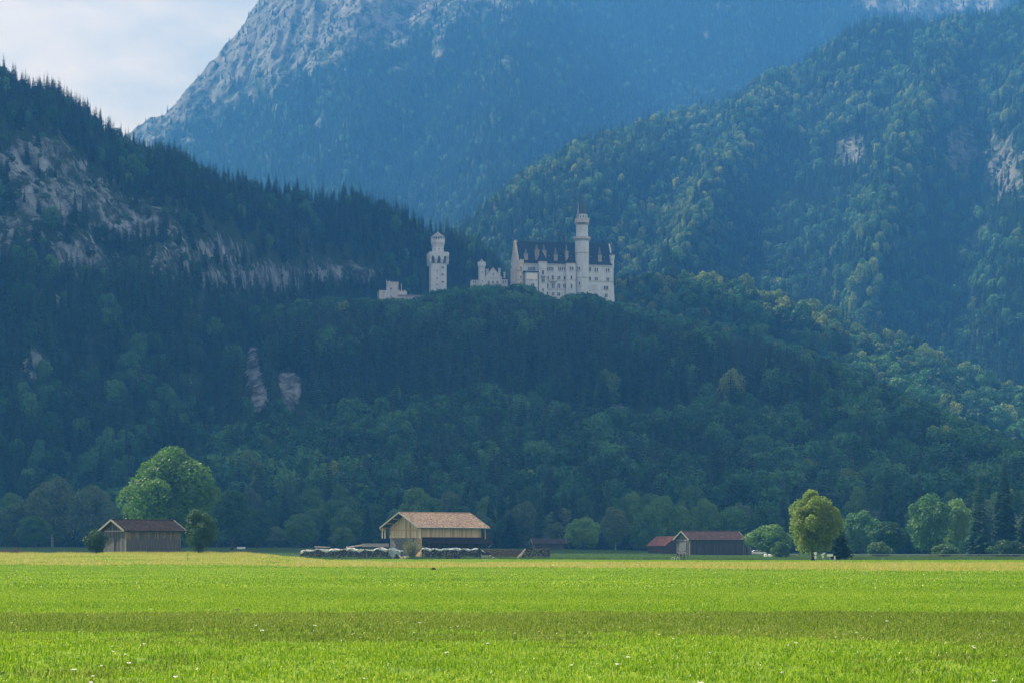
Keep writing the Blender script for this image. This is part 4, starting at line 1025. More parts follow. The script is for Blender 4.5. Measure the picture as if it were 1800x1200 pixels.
def gable_roof(root, L, W, ze, zr, tiles, board, seed, back=True, tw=.30, th=.36, thick=.14, gutter=None):
    """roof over x 0..L, y 0..W, ridge along x"""
    ym = W / 2
    r = MB().add([(0, 0, ze), (L, 0, ze), (L, ym, zr), (0, ym, zr), (0, W, ze), (L, W, ze), (0, 0, ze - thick), (L, 0, ze - thick), (L, ym, zr - thick), (0, ym, zr - thick), (0, W, ze - thick), (L, W, ze - thick)],
                 [(0, 1, 2, 3), (3, 2, 5, 4), (9, 8, 7, 6), (10, 11, 8, 9), (6, 7, 1, 0), (4, 5, 11, 10), (0, 3, 9, 6), (3, 4, 10, 9), (1, 7, 8, 2), (2, 8, 11, 5)]).build('roof', M['dark_wood'], root)
    e = .03
    tiled_slope('roof_tiles', (0, -.05, ze + e), (L, -.05, ze + e), (0, ym, zr + e), (L, ym, zr + e), tiles, r, tw, th, seed=seed)
    tiled_slope('roof_tiles', (0, W + .05, ze + e), (L, W + .05, ze + e), (0, ym, zr + e), (L, ym, zr + e), tiles, r, tw, th, seed=seed + 1)
    MB().tube([(0, ym, zr + .06), (L, ym, zr + .06)], .11, 6).build('ridge_cap', tiles[0], r)
    for xx in (-.06, L + .06):
        for y0 in (0, W): MB().bar((xx, y0, ze - .02), (xx, ym, zr - .02), .06, .30).build('bargeboard', M[board], r)
    if gutter: MB().tube([(-.05, -.12, ze - .06), (L + .05, -.12, ze - .06)], .085, 7).build('gutter', M[gutter], r)
    return r

# ---- new timber barn
BF = Frame(735.0, 530.0, 40.0, gz(at(735, 980, 530).x, 530))
barn = BF.root('timber_barn'); tag(barn, 'large new timber barn with tan shingle roof behind the firewood stacks', 'barn')
L, W = 20.3, 13.9; ze = CH + 43 / F * 530 - BF.zb; zr = CH + 69 / F * 535.3 - BF.zb
roof = gable_roof(barn, L, W, ze, zr, T_TAN, 'grey_board', 5, gutter='zinc', thick=.22)
x0, x1, y0, y1 = 2.0, L - 1.5, 1.2, W - 1.2
zlow = ze - 2.15
sl = (zr - ze) / (W / 2)
MB().box(x0 + .08, x1 - .08, y0 + .08, y1 - .08, -.5, ze + .2).build('wall_core', M['new_wood2'], barn)
MB().prism([(y0 + .1, ze + .2), (y1 - .1, ze + .2), (W / 2, zr - .6)], 0, .03).build('gable_core', M['new_wood2'], barn, loc=(x0 + .10, 0, 0), rz=math.pi / 2)
boards('long_wall_boards', (x0, y0 + .06), (x1, y0 + .06), zlow, ze + .25, [M['new_wood'], M['new_wood2'], M['new_wood']], barn, .24, 3)
gzf = lambda lo: (lambda s: min(ze + sl * (min(y0 + (y1 - y0) * s, W - y0 - (y1 - y0) * s)) - .28, 99))
boards('gable_boards', (x0 + .06, y1), (x0 + .06, y0), ze - 2.3, 0, [M['new_wood'], M['new_wood'], M['new_wood2']], barn, .30, 4, out=(-1, 0), zf=gzf(0))
boards('lower_boards', (x0, y0 + .06), (x1, y0 + .06), -.2, zlow - .2, [M['brown_wood'], M['dark_wood']], barn, .26, 6)
MB().box(x0 - .02, x0 + .07, y0 + 2.5, y1 + .05, -.4, ze - 2.32).build('stone_base', M['stone_wall'], barn)
for yy in (W / 2, W / 2 - 1.6, y0 + .1, y1 - .1):                       # gable posts
    MB().box(x0 - .20, x0 - .04, yy - .09, yy + .09, ze - 2.3, ze + sl * min(yy, W - yy) - .3).build('gable_post', M['new_wood2'], barn)
MB().box(x0 - .18, x0 - .045, y0 + .2, y1 - .2, ze - .62, ze - .44).build('tie_beam', M['new_wood2'], barn)
for yy, xx in ((.55, 1.0), (W - .55, 1.0), (W - .55, .25)):                # posts and brackets under the overhang
    MB().box(xx - .09, xx + .09, yy - .09, yy + .09, ze - 2.4, ze + sl * .4).build('post', M['new_wood'], barn)
    MB().bar((xx, yy, ze - .9), (xx - .8, yy, ze - .05), .12).build('brace', M['new_wood'], barn)
for yy in (.6, 2.6, 4.7, W / 2, W - 4.7, W - 2.6, W - .6):               # purlin ends
    zz_ = ze + sl * min(yy, W - yy) - .36
    MB().box(.15, x0 - .05, yy - .1, yy + .1, zz_ - .1, zz_ + .1).build('purlin', M['new_wood2'], barn)
MB().bar((x0 - .6, y0 + 5.0, .1), (x0 - .6, y0 + 1.0, ze - 2.4), .16, .4).build('stair', M['grey_wood'], barn)
for xx in (x1 + .6,): 
    MB().box(xx - .09, xx + .09, .4, .58, ze - 2.6, ze - .1).build('post', M['new_wood2'], barn)
# lean-to along the front
lz0, lz1, ld = zlow - .05, zlow - 1.25, 2.6
lt = MB().add([(x0 - .2, y0, lz0), (x1 + 1.6, y0, lz0), (x1 + 1.6, y0 - ld, lz1), (x0 - .2, y0 - ld, lz1), (x0 - .2, y0, lz0 - .12), (x1 + 1.6, y0, lz0 - .12), (x1 + 1.6, y0 - ld, lz1 - .12), (x0 - .2, y0 - ld, lz1 - .12)],
              [(0, 3, 2, 1), (4, 5, 6, 7), (3, 7, 6, 2), (0, 4, 7, 3), (1, 2, 6, 5)]).build('lean_to_roof', M['dark_wood'], barn)
tiled_slope('roof_tiles', (x0 - .2, y0 - ld - .04, lz1 + .03), (x1 + 1.6, y0 - ld - .04, lz1 + .03), (x0 - .2, y0, lz0 + .03), (x1 + 1.6, y0, lz0 + .03), T_HUT, lt, .3, .36, seed=9)
for k in range(7):
    xx = x0 + .3 + (x1 - x0 - .2) * k / 6
    MB().box(xx - .1, xx + .1, y0 - ld + .3, y0 - ld + .5, -.4, lz1 - .1).build('lean_to_post', M['brown_wood'], barn)
    MB().bar((xx, y0 - ld + .4, lz1 - 1.0), (xx, y0 - .1, lz1 - .15), .1).build('lean_to_brace', M['brown_wood'], barn)
MB().bar((x1 + 1.5, y0 - ld + .1, lz1 - .05), (x1 + 1.5, y0 - .05, lz0 - .05), .08, .22).build('bargeboard', M['grey_board'], barn)
MB().bar((x1 + .1, y0 - ld + .4, lz1 - 1.2), (x1 + 1.4, y0 - ld + .4, lz1 - .15), .12).build('lean_to_brace', M['grey_board'], barn)

# ---- plain weathered barns
def plain_barn(name, label, u0, yeave, yapex, D0, deg, L, W, tiles, walls, seed, ovx=.7, ovy=.55, upper=None, board='grey_board', cat='barn', gable=None):
    fr = Frame(u0, D0, deg, gz((u0 - CXP) / F * D0, D0)); r = fr.root(name); tag(r, label, cat)
    ze = CH + (HY - yeave) / F * D0 - fr.zb; zr = CH + (HY - yapex) / F * (D0 + W / 2 * fr.c) - fr.zb
    gable_roof(r, L, W, ze, zr, tiles, board, seed)
    a, b, c, d = ovx, L - ovx, ovy, W - ovy; sl = (zr - ze) / (W / 2)
    MB().box(a + .08, b - .08, c + .08, d - .08, -.6, ze + .1).build('wall_core', M['dark_wood'], r)
    zmid = ze - 1.0 if upper else ze + ovy * sl - .1
    boards('wall_boards', (a, c + .06), (b, c + .06), -.4, zmid if upper else ze + ovy * sl - .18, walls, r, .22, seed)
    if upper: boards('upper_boards', (a, c + .03), (b, c + .03), zmid - .25, ze + ovy * sl - .18, upper, r, .22, seed + 3, dz=.22)
    gf = lambda s: ze + sl * min(c + (d - c) * s, W - c - (d - c) * s) - .2
    MB().prism([(c + .1, -.3), (d - .1, -.3), (d - .1, ze + .2), (W / 2, zr - .45), (c + .1, ze + .2)], 0, .1).build('gable_core', M['dark_wood'], r, loc=(a + .12, 0, 0), rz=math.pi / 2)
    boards('gable_boards', (a + .06, d), (a + .06, c), -.4, 0, gable or walls, r, .22, seed + 1, out=(-1, 0), zf=gf)
    MB().box(a - .09, a + .03, c - .09, c + .03, -.4, ze + .1).build('corner_post', M['grey_board'], r)
    MB().box(a - .06, a - .005, c + .3, d - .3, ze - .15, ze + .05).build('tie_beam', M['grey_board'], r)
    return fr, r, ze, zr, (a, b, c, d)
hut = plain_barn('field_hut', 'weathered grey plank hut with brown tiled roof in front of the big round tree', 218, 932, 913, 400, 40, 12.1, 8.3, T_HUT, [M['grey_wood']], 21, upper=[M['tan_wood'], M['grey_wood'], M['grey_wood']], cat='hut')
MB().box(hut[4][0] - .10, hut[4][0] - .04, 4.2, 6.4, -.3, 2.9).build('door', M['grey_wood'], hut[1])
bigb = plain_barn('dark_barn', 'long dark plank barn with reddish roof and lean-to left of the birch', 1211, 948, 933, 640, 30, 18.6, 7.5, T_RED, [M['dark_wood'], M['dark_wood2'], M['dark_wood']], 31, gable=[M['grey_wood'], M['grey_wood'], M['dark_wood2']])
MB().box(bigb[4][0] - .16, bigb[4][0] - .08, 2.0, 5.6, -.3, 3.6).build('barn_door', M['grey_wood'], bigb[1])
lx = bigb[4][1]
MB().add([(lx, 1, 3.0), (lx + 3.2, 1, 1.9), (lx + 3.2, 6, 1.9), (lx, 6, 3.0), (lx, 1, -.5), (lx + 3.2, 1, -.5), (lx + 3.2, 6, -.5), (lx, 6, -.5)],
         [(0, 1, 2, 3), (4, 5, 1, 0), (5, 6, 2, 1), (6, 7, 3, 2)]).build('side_lean_to', M['dark_wood'], bigb[1])
boards('side_boards', (lx, .96), (lx + 3.2, .96), -.4, 0, [M['grey_wood'], M['dark_wood']], bigb[1], .22, 8, zf=lambda s: 3.0 - 1.1 * s)
small = plain_barn('field_shed', 'small low brown plank shed at the forest edge right of the timber barn', 936, 955, 946, 750, 10, 10.8, 5.4, T_DARK, [M['brown_wood'], M['dark_wood']], 41, cat='shed')
# red roofed shed: ridge runs away from the viewer
SF = Frame(1170, 668, 35, gz((1170 - CXP) / F * 668, 668)); sh = SF.root('red_roofed_shed')
tag(sh, 'low dark shed with bright red roof beside the long dark barn', 'shed')
ze_ = CH + 10 / F * 668 - SF.zb; zr_ = CH + 27 / F * 670 - SF.zb; Lx, Wy = 7.6, 8.9
rr_ = MB().add([(0, 0, ze_), (0, Wy, ze_), (Lx / 2, 0, zr_), (Lx / 2, Wy, zr_), (Lx, 0, ze_), (Lx, Wy, ze_), (0, 0, ze_ - .12), (0, Wy, ze_ - .12), (Lx / 2, 0, zr_ - .12), (Lx / 2, Wy, zr_ - .12), (Lx, 0, ze_ - .12), (Lx, Wy, ze_ - .12)],
               [(0, 2, 3, 1), (2, 4, 5, 3), (6, 7, 9, 8), (8, 9, 11, 10), (0, 6, 8, 2), (2, 8, 10, 4), (0, 1, 7, 6), (1, 3, 9, 7), (3, 5, 11, 9)]).build('roof', M['dark_wood'], sh)
tiled_slope('roof_tiles', (-.05, 0, ze_ + .03), (-.05, Wy, ze_ + .03), (Lx / 2, 0, zr_ + .03), (Lx / 2, Wy, zr_ + .03), T_RED2, rr_, .34, .4, seed=3)
MB().prism([(.5, -.5), (Lx - .5, -.5), (Lx - .5, ze_ + .1), (Lx / 2, zr_ - .5), (.5, ze_ + .1)], .5, Wy - .5).build('wall_core', M['dark_wood'], sh)
boards('wall_boards', (.47, Wy - .5), (.47, .5), -.4, ze_ + .15, [M['dark_wood'], M['brown_wood']], sh, .22, 5, out=(-1, 0))
boards('front_boards', (.5, .47), (Lx - .5, .47), -.4, 0, [M['dark_wood'], M['brown_wood']], sh, .22, 6, zf=lambda s: ze_ + (zr_ - ze_) * (1 - abs(2 * s - 1)) - .1)

# ------------------------------------------------------------------ firewood
M['log_end'] = rough_mat('log_end', [(0.3, (0.09, 0.092, 0.095)), (0.55, (0.19, 0.19, 0.19)), (0.8, (0.32, 0.31, 0.29))], (1, 1, 1), 2.5)
M['log_end2'] = rough_mat('log_end_dark', [(0.3, (0.030, 0.032, 0.037)), (0.7, (0.075, 0.075, 0.08))], (1, 1, 1), 2.5)
M['log_brown'] = rough_mat('log_brown', [(0.3, (0.16, 0.115, 0.08)), (0.7, (0.30, 0.22, 0.16))], (1, 1, 1), 2.5)
M['log_brown2'] = rough_mat('log_brown_dark', [(0.3, (0.09, 0.065, 0.05)), (0.7, (0.18, 0.135, 0.10))], (1, 1, 1), 2.5)
M['log_pale'] = rough_mat('log_pale', [(0.3, (0.38, 0.33, 0.27)), (0.7, (0.55, 0.50, 0.43))], (1, 1, 1), 2.5)
def log_stack(name, label, u0, u1, D0, D1, hf, depth, mats, seed, r=0.12, cat='firewood stack'):
    a = Vector(((u0 - CXP) / F * D0, D0, 0)); b = Vector(((u1 - CXP) / F * D1, D1, 0))
    rz = math.atan2(b.y - a.y, b.x - a.x); Ls = (b - a).length
    root = empty(name, (a.x, a.y, min(gz(a.x, a.y), gz(b.x, b.y)) - .05), rz); tag(root, label, cat)
    rs = random.Random(seed); mb = MB()
    n = int(Ls / (2 * r * .93))
    for i in range(n):
        x = (i + .5) * Ls / n; H = hf(x / Ls); k = 0; z = r
        while z + r * .6 < H:
            rr = r * rs.uniform(.72, 1.12); yo = rs.uniform(-.09, .06); xo = rs.uniform(-.03, .03) + (r if k % 2 else 0)
            m = rs.choice([5, 6, 7]); a0 = rs.random() * 6
            ring = [(x + xo + rr * math.cos(a0 + 2 * math.pi * q / m), z + rr * math.sin(a0 + 2 * math.pi * q / m)) for q in range(m)]
            vs_ = [(p, yo, q) for p, q in ring] + [(p, yo + .35, q) for p, q in ring]
            fs = [tuple(range(m - 1, -1, -1))[::-1]] + [((q + 1) % m, q, m + q, m + (q + 1) % m) for q in range(m)]
            mb.add(vs_, fs, rs.randrange(len(mats))); z += r * 1.72; k += 1
    lo = mb.build('logs', mats, root); lo['kind'] = 'stuff'
    # ends of the pile: lengths of the logs seen from the side, and the pile behind the front logs
    mb = MB(); ns = 40
    for i in range(ns):
        xa, xb = Ls * i / ns, Ls * (i + 1) / ns - .002; hh = hf((i + .5) / ns) - .10
        mb.box(xa, xb, .12, depth, -.1, hh)
    c = mb.build('pile_core', mats[-1], root); c['kind'] = 'stuff'
    for xe_, s_ in ((0, -1), (Ls, 1)):
        mb = MB(); z = r; H = hf(0.01 if s_ < 0 else .99)
        while z + r < H:
            rr = r * rs.uniform(.8, 1.1); mb.tube([(xe_ + s_ * rs.uniform(-.03, .08), rs.uniform(-.05, .08), z), (xe_ + s_ * rs.uniform(-.03, .08), depth, z)], rr, 6, rs.randrange(len(mats))); z += r * 1.75
        e_ = mb.build('end_logs', mats, root); e_['kind'] = 'stuff'
    return root, Ls
def tarp(name, label, stack, x0, x1, hf, Ls, depth, mat, seed, drop=.45):
    rs = np.random.default_rng(seed)
    root = stack[0]; nx, ny = 90, 12
    xs_ = np.linspace(x0, x1, nx); P = np.zeros((ny, nx, 3))
    for j in range(ny):
        f = j / (ny - 1)
        hang = f < .34
        for i, x in enumerate(xs_):
            H = hf(min(max(x / Ls, 0), 1)) + .06
            dr = drop * (0.75 + .8 * math.sin(x * 1.7 + seed) * math.sin(x * .63 + 2 * seed) + .25 * math.sin(x * 4.3))
            dr = max(dr, .12)
            if hang: y = -.16 - .05 * math.sin(x * 5 + j); z = H - dr * (1 - f / .34)
            else: y = -.14 + (depth + .28) * (f - .34) / .66; z = H + .07 * math.sin(x * 2.9 + y * 4) + .09 * math.sin(x * 1.1 + seed)
            P[j, i] = (x, y, z)
    P += rs.normal(size=P.shape) * .045
    me = grid_mesh(name, P, [mat], smooth=False)
    o = link(name, me); o.location = root.location; o.rotation_euler = root.rotation_euler
    sd = o.modifiers.new('thickness', 'SOLIDIFY'); sd.thickness = .015
    tag(o, label, 'tarp'); return o
M['tarp_white'] = rough_mat('white_tarp', [(0.35, (0.26, 0.28, 0.30)), (0.5, (0.46, 0.48, 0.49)), (0.7, (0.68, 0.68, 0.66))], (1, 1, 1), 1.6, rough=.45, spec=.4)
M['tarp_blue'] = rough_mat('pale_blue_tarp', [(0.35, (0.20, 0.28, 0.33)), (0.5, (0.36, 0.45, 0.50)), (0.7, (0.60, 0.64, 0.66))], (1, 1, 1), 1.2, rough=.45, spec=.4)
h1 = lambda s: 1.55 + .55 * min(1, s * 6) + .12 * math.sin(s * 17) + .1 * math.sin(s * 41) - .35 * max(0, (s - .93) / .07)
st1 = log_stack('firewood_stack', 'long grey firewood stack under white sheeting left of the timber barn', 528, 700, 505, 498, h1, 1.6, [M['log_end'], M['log_end2'], M['log_end2']], 1)
tarp('stack_tarp', 'crumpled white sheeting over the long left firewood stack', st1, .1, st1[1] * .94, h1, st1[1], 1.6, M['tarp_white'], 1, .34)
tarp('hanging_tarp', 'pale bluish tarp hanging over the right end of the long left stack', st1, st1[1] * .91, st1[1] + .55, lambda s: h1(min(s, .99)) + .05, st1[1], 1.6, M['tarp_blue'], 4, 1.2)
h2 = lambda s: 2.2 + .10 * math.sin(s * 13) + .07 * math.sin(s * 37) - .25 * max(0, (s - .93) / .07)
st2 = log_stack('firewood_stack', 'dark firewood stack with pale blue cover directly in front of the barn', 742, 846, 488, 486, h2, 1.5, [M['log_end'], M['log_end2'], M['log_end2']], 2)
tarp('stack_tarp', 'pale blue sheeting over the firewood stack in front of the barn', st2, -.1, st2[1] * .93, h2, st2[1], 1.5, M['tarp_blue'], 2, .30)
h3 = lambda s: 2.0 + .08 * math.sin(s * 23)
log_stack('firewood_stack', 'uncovered brown firewood row behind the low grey crate', 852, 930, 528, 524, h3, 1.2, [M['log_brown'], M['log_brown2'], M['log_brown2']], 3)
h4 = lambda s: 2.35 * min(1, .30 + s * 3.2) + .05 * math.sin(s * 20)
st4 = log_stack('firewood_stack', 'short dark firewood stack standing apart at the right end', 914, 962, 482, 480, h4, 1.4, [M['log_end'], M['log_end2']], 4)
r4 = empty('split_log_row', st4[0].location + Vector((-.9, -.25, 0)), 0); tag(r4, 'pale split logs leaning on the left end of the short stack', 'split logs')
for k in range(9):
    MB().tube([(k * .22, -.1 + .02 * k, .15 + k * .24), (k * .22 + .7, .1, .22 + k * .24)], [.13, .12], 6).build('split_log', M['log_pale'], r4)
# beams and boards lying on the long stack
def timber(name, label, u0, u1, y0_, y1_, D, n, mat, th=.16, cat='timber'):
    a = at(u0, y0_, D); b = at(u1, y1_, D + 1.5); root = empty(name, (a.x, a.y, a.z)); tag(root, label, cat)
    for k in range(n):
        o = Vector((0, .3 * k, .02 * k)); rs_ = random.Random(k + int(u0))
        MB().bar(o + Vector((rs_.uniform(-.3, .3), 0, 0)), b - a + o + Vector((rs_.uniform(-.5, .3), 0, rs_.uniform(-.06, .1))), .26, th).build('board', M[mat], root)
timber('timber_bundle', 'tan boards on top of the long stack\'s left part', 556, 578, 960.3, 961.6, 504, 3, 'log_pale')
timber('timber_bundle', 'long pale boards on top of the long stack near the barn', 609, 642, 961.2, 957.5, 503, 3, 'log_pale')
bm = at(636, 960.5, 503.5); bo = empty('concrete_beam', bm); tag(bo, 'grey concrete trough lying beside the barn\'s lower wall', 'trough')
MB().box(0, 5.6, 0, .12, 0, .72).box(0, 5.6, 1.1, 1.22, 0, .72).box(0, .12, .123, 1.097, 0, .72).box(5.48, 5.6, .123, 1.097, 0, .72).box(.123, 5.477, .123, 1.097, 0, .12).build('trough_body', M['grey_board'], bo)
lb = empty('log_bundle', at(513, 979, 498)); tag(lb, 'low bundle of old round logs left of the long stack', 'logs')
for k in range(5): MB().tube([(.05 * k, .2 * (k % 3), .12 + .2 * (k // 3)), (1.9 - .1 * k, .2 * (k % 3) + .2, .14 + .2 * (k // 3))], .12, 7).build('log', M['grey_wood'], lb)
# low open crate between the stacks
cr = empty('open_crate', (at(846, 0, 484).x, 484, gz(at(846, 0, 484).x, 484))); tag(cr, 'low grey open crate with white sheet between two firewood stacks', 'crate')
MB().box(0, 1.7, 0, .06, 0, .95).build('front_panel', M['grey_board'], cr); MB().box(0, 1.7, 1.2, 1.26, 0, 1.5).build('back_panel', M['dark_wood'], cr)
MB().box(0, .06, .063, 1.197, 0, 1.3).build('side_panel', M['grey_board'], cr); MB().box(1.64, 1.7, .063, 1.197, 0, 1.0).build('side_panel', M['grey_board'], cr)
P = np.zeros((6, 16, 3))
for j in range(6):
    for i in range(16):
        s_ = i / 15; P[j, i] = (-.25 + 3.3 * s_, .1 + .22 * j, 1.95 * (1 - s_) ** 1.2 + .25 + .07 * math.sin(i * 1.9 + j))
sh_ = link('loose_sheet', grid_mesh('loose_sheet', P, [M['tarp_white']], smooth=False)); sh_.location = cr.location + Vector((0, 1.5, 0)); sh_.modifiers.new('t', 'SOLIDIFY').thickness = .02
tag(sh_, 'white sheet sliding down beside the low grey crate', 'sheet')
for k, (u, d) in enumerate(((712, 492), (718, 494), (706, 493))):
    a = at(u, 0, d); o = empty('wood_chunk_heap', (a.x, d, gz(a.x, d))); rs_ = random.Random(k)
    tag(o, ['heap of pale split wood left of the small willow', 'heap of pale split wood just behind the small willow', 'heap of pale split wood beside the hanging tarp'][k], 'wood heap')
    for q in range(14):
        p = Vector((rs_.uniform(-.8, .8), rs_.uniform(-.4, .4), .1 + rs_.random() * .55)); MB().tube([p, p + Vector((rs_.uniform(-.4, .4), rs_.uniform(-.4, .4), rs_.uniform(-.1, .1)))], .1, 6).build('split_log', M['log_pale'], o)

# ------------------------------------------------------------------ trees one can pick out
def make_kind(name, seed, H, R, base, nl, n, leaf, mat, r0, bark='bark', nlimb=9, **kw):
    cm, cs = broad_mesh('crown', seed, H, R, base, nl, n, leaf, M[mat], **kw)
    return dict(H=H, R=R, crown=cm, trunk=trunk_mesh('trunk', seed, H, r0, cs, M[bark], nlimb))
KIND = {
    'b0': make_kind('b0', 101, 18, 6.2, .10, 26, 9000, .34, 'broad_edge', .32),
    'b1': make_kind('b1', 102, 16, 5.2, .06, 22, 8000, .32, 'broad_edge', .28),
    'b2': make_kind('b2', 103, 20, 5.4, .12, 26, 9000, .34, 'broad_edge', .34),
    'g0': make_kind('g0', 104, 18, 6.0, .08, 24, 8500, .32, 'grey_leaf', .26, 'pale_bark'),
    'g1': make_kind('g1', 105, 14, 5.5, .03, 20, 7500, .32, 'grey_leaf', .24),
    'l0': make_kind('l0', 107, 18, 6.2, .05, 24, 9000, .34, 'light_leaf', .30, wild=.1),
    'l1': make_kind('l1', 108, 15, 6.0, .02, 20, 8000, .33, 'light_leaf', .28, wild=.1),
    's0': make_kind('s0', 106, 6, 4.2, .0, 14, 3500, .26, 'bush_leaf', .14),
}
def conifer_kind(seed, H, R):
    return dict(H=H, R=R, crown=conifer_mesh('crown', seed, H, R, 34, 13, M['conifer'], None, 4), trunk=conifer_trunk('trunk', H, .32, M['bark']))
KIND['c0'] = conifer_kind(111, 24, 3.9); KIND['c1'] = conifer_kind(112, 26, 3.4); KIND['c2'] = conifer_kind(113, 22, 4.2)
def tree(kind, x, y, z, h, w, label, name=None, group=None, rz=None, cat='tree'):
    k = KIND[kind]; rz = random.random() * 6.28 if rz is None else rz
    r = empty(name or ('conifer_tree' if kind[0] == 'c' else 'broadleaf_tree'), (x, y, z - .15), rz)
    r.scale = (w / (2 * k['R']), w / (2 * k['R']), h / k['H'])
    link('crown', k['crown'], r); link('trunk', k['trunk'], r)
    tag(r, label, cat, group); return r
def tree_at(kind, u, ytop, wpx, D, label, **kw):
    x = (u - CXP) / F * D; z = kw.pop('z', None); z = gz(x, D) if z is None else z
    h = CH + (HY - ytop) / F * D - z
    return tree(kind, x, D, z, h, wpx / F * D, label, **kw)

# the big round tree behind the hut, the birch, the two shrubs at the hut, the small willow
KIND['big'] = make_kind('big', 121, 24.5, 11.4, .04, 40, 30000, .36, 'big_leaf', .62, nlimb=26, lobe=(.17, .40), shape=.5, inner=.12, jit=.8, wild=.16)
tree_at('big', 295, 791, 192, 590, 'big round bright green tree rising behind the plank hut', rz=.4)
KIND['birch'] = make_kind('birch', 122, 13, 4.1, .02, 36, 22000, .18, 'birch_leaf', .28, nlimb=20, lobe=(.18, .42), shape=2.6, droop=1.0, inner=.12, jit=1.3, wild=.14)
tree_at('birch', 1430, 851, 100, 402, 'tall yellowish green birch by the road signs', name='birch_tree', rz=1.0)
KIND['shrub'] = make_kind('shrub', 123, 7.5, 3.0, .05, 22, 9000, .17, 'bush_leaf', .14, nlimb=12)
tree_at('shrub', 350, 892, 60, 393, 'dark green young tree against the right end of the plank hut', rz=2.0)
tree_at('shrub', 169, 927, 44, 394, 'low dark green bush at the left end of the plank hut', name='bush', cat='bush', rz=.2)
def willow(rs, H, R, n):
    cs = []; d = []
    for k in range(110):                                  # upright sprays fanning out from the base
        th = rs.uniform(0, 6.28); q = rs.uniform(.15, 1); tip = np.array([R * q * math.cos(th), R * q * math.sin(th), H * rs.uniform(.55, 1.0) * (1 - .35 * q * q)])
        for t in rs.uniform(.2, 1, n // 110):
            p = tip * np.array([t ** 1.3, t ** 1.3, t]) + rs.normal(size=3) * .10; cs.append(p)
    return np.array(cs)
rs_ = np.random.default_rng(9); Cw = willow(rs_, 4.6, 2.5, 7000)
wm = poly_mesh('crown', leaf_quads(Cw, .10, rs_, aspect=.4), np.arange(len(Cw) * 4).reshape(-1, 4), 4, [M['willow_leaf']])
KIND['willow'] = dict(H=4.6, R=2.5, crown=wm, trunk=trunk_mesh('trunk', 9, 4.2, .12, [tuple(Cw[i * 50]) for i in range(20)], M['bark'], 20, .5))
tree_at('willow', 724, 940, 42, 478, 'small grey green willow in front of the timber barn', name='willow_tree', rz=0)

NAMED = [ # kind, u, ytop, width px, D, label
    ('g1', 28, 885, 95, 800, 'rounded grey green tree at the left edge of the photo'),
    ('g0', 92, 833, 105, 800, 'tall grey green tree with a pale trunk left of the hut'),
    ('g0', 160, 846, 92, 790, 'grey green tree just left of the big round tree'),
    ('b1', 60, 905, 70, 760, 'low green tree in front of the grey green trees on the left'),
    ('b2', 408, 852, 74, 690, 'tall drooping dark tree against the right of the big round tree'),
    ('b1', 452, 890, 60, 740, 'dark green tree second to the right of the big round tree'),
    ('b0', 528, 902, 64, 770, 'rounded dark tree above the left end of the long firewood stack'),
    ('b1', 602, 925, 48, 770, 'low bushy tree behind the middle of the long firewood stack'),
    ('l1', 1026, 905, 66, 765, 'round mid green tree just right of the small shed'),
    ('g1', 977, 916, 52, 800, 'round bluish green tree directly behind the small shed'),
    ('g0', 1082, 886, 56, 780, 'grey green tree between the small shed and the red roof'),
    ('b2', 1096, 866, 40, 830, 'slim green tree top behind the grey green tree'),
    ('l0', 1164, 868, 76, 790, 'tall bright crowned tree behind the red roofed shed'),
    ('l1', 1135, 893, 60, 770, 'lower green tree left of the tall bright crowned tree'),
    ('l0', 1237, 872, 54, 800, 'rounded tree behind the left part of the long dark barn'),
    ('l1', 1292, 886, 82, 800, 'broad tree behind the right end of the long dark barn'),
    ('b0', 1354, 921, 92, 610, 'dark round tree between the long dark barn and the birch'),
    ('c2', 1478, 905, 52, 450, 'dark spruce close behind the right side of the birch'),
    ('l1', 1512, 893, 70, 700, 'green tree right of the birch'),
    ('b2', 1561, 910, 66, 640, 'dark round tree third to the right of the birch'),
    ('l0', 1636, 863, 84, 660, 'tall light green tree behind the pale rail on the right'),
    ('l0', 1680, 872, 62, 668, 'light green tree touching the dark spruces on the right'),
    ('c1', 1722, 822, 60, 640, 'tall dark spruce nearest to the light green trees on the right'),
    ('c0', 1765, 800, 72, 650, 'tallest dark spruce near the right edge of the photo'),
    ('c2', 1812, 830, 80, 630, 'dark spruce cut by the right edge of the photo'),
    ('s0', 1660, 952, 60, 620, 'low shrub below the light green trees on the right'),
    ('s0', 1545, 948, 55, 615, 'low shrub left of the pale rail'),
    ('s0', 1770, 945, 80, 600, 'wide low shrub under the tall spruces on the right'),
    ('s0', 1372, 948, 42, 560, 'low shrub at the left foot of the birch'),
]
for k, u, yt, w, D, lab in NAMED: tree_at(k, u, yt, w, D, lab)
# the edge of the wood along the foot of the hill
rs_ = np.random.default_rng(31)
GE = 'trees along the edge of the wood'
ORD = ['first', 'second', 'third', 'fourth', 'fifth', 'sixth', 'seventh', 'eighth', 'ninth', 'tenth', 'eleventh', 'twelfth', 'thirteenth', 'fourteenth', 'fifteenth', 'sixteenth', 'seventeenth', 'eighteenth', 'nineteenth', 'twentieth']
def ordinal(k):
    if k < 20: return ORD[k]
    t = ['twenty', 'thirty', 'forty', 'fifty', 'sixty'][(k + 1) // 10 - 2]; r = (k + 1) % 10
    return t + '-' + ORD[r - 1] if r else {'twenty': 'twentieth', 'thirty': 'thirtieth', 'forty': 'fortieth', 'fifty': 'fiftieth', 'sixty': 'sixtieth'}[t]
SEG = [(180, 'left of the plank hut'), (420, 'behind the big round tree'), (660, 'behind the long firewood stack'), (870, 'behind the timber barn'), (1060, 'behind the small shed'), (1330, 'behind the long dark barn'), (1500, 'behind the birch'), (9999, 'behind the rail fence')]
counts = {}
edge_n = 0
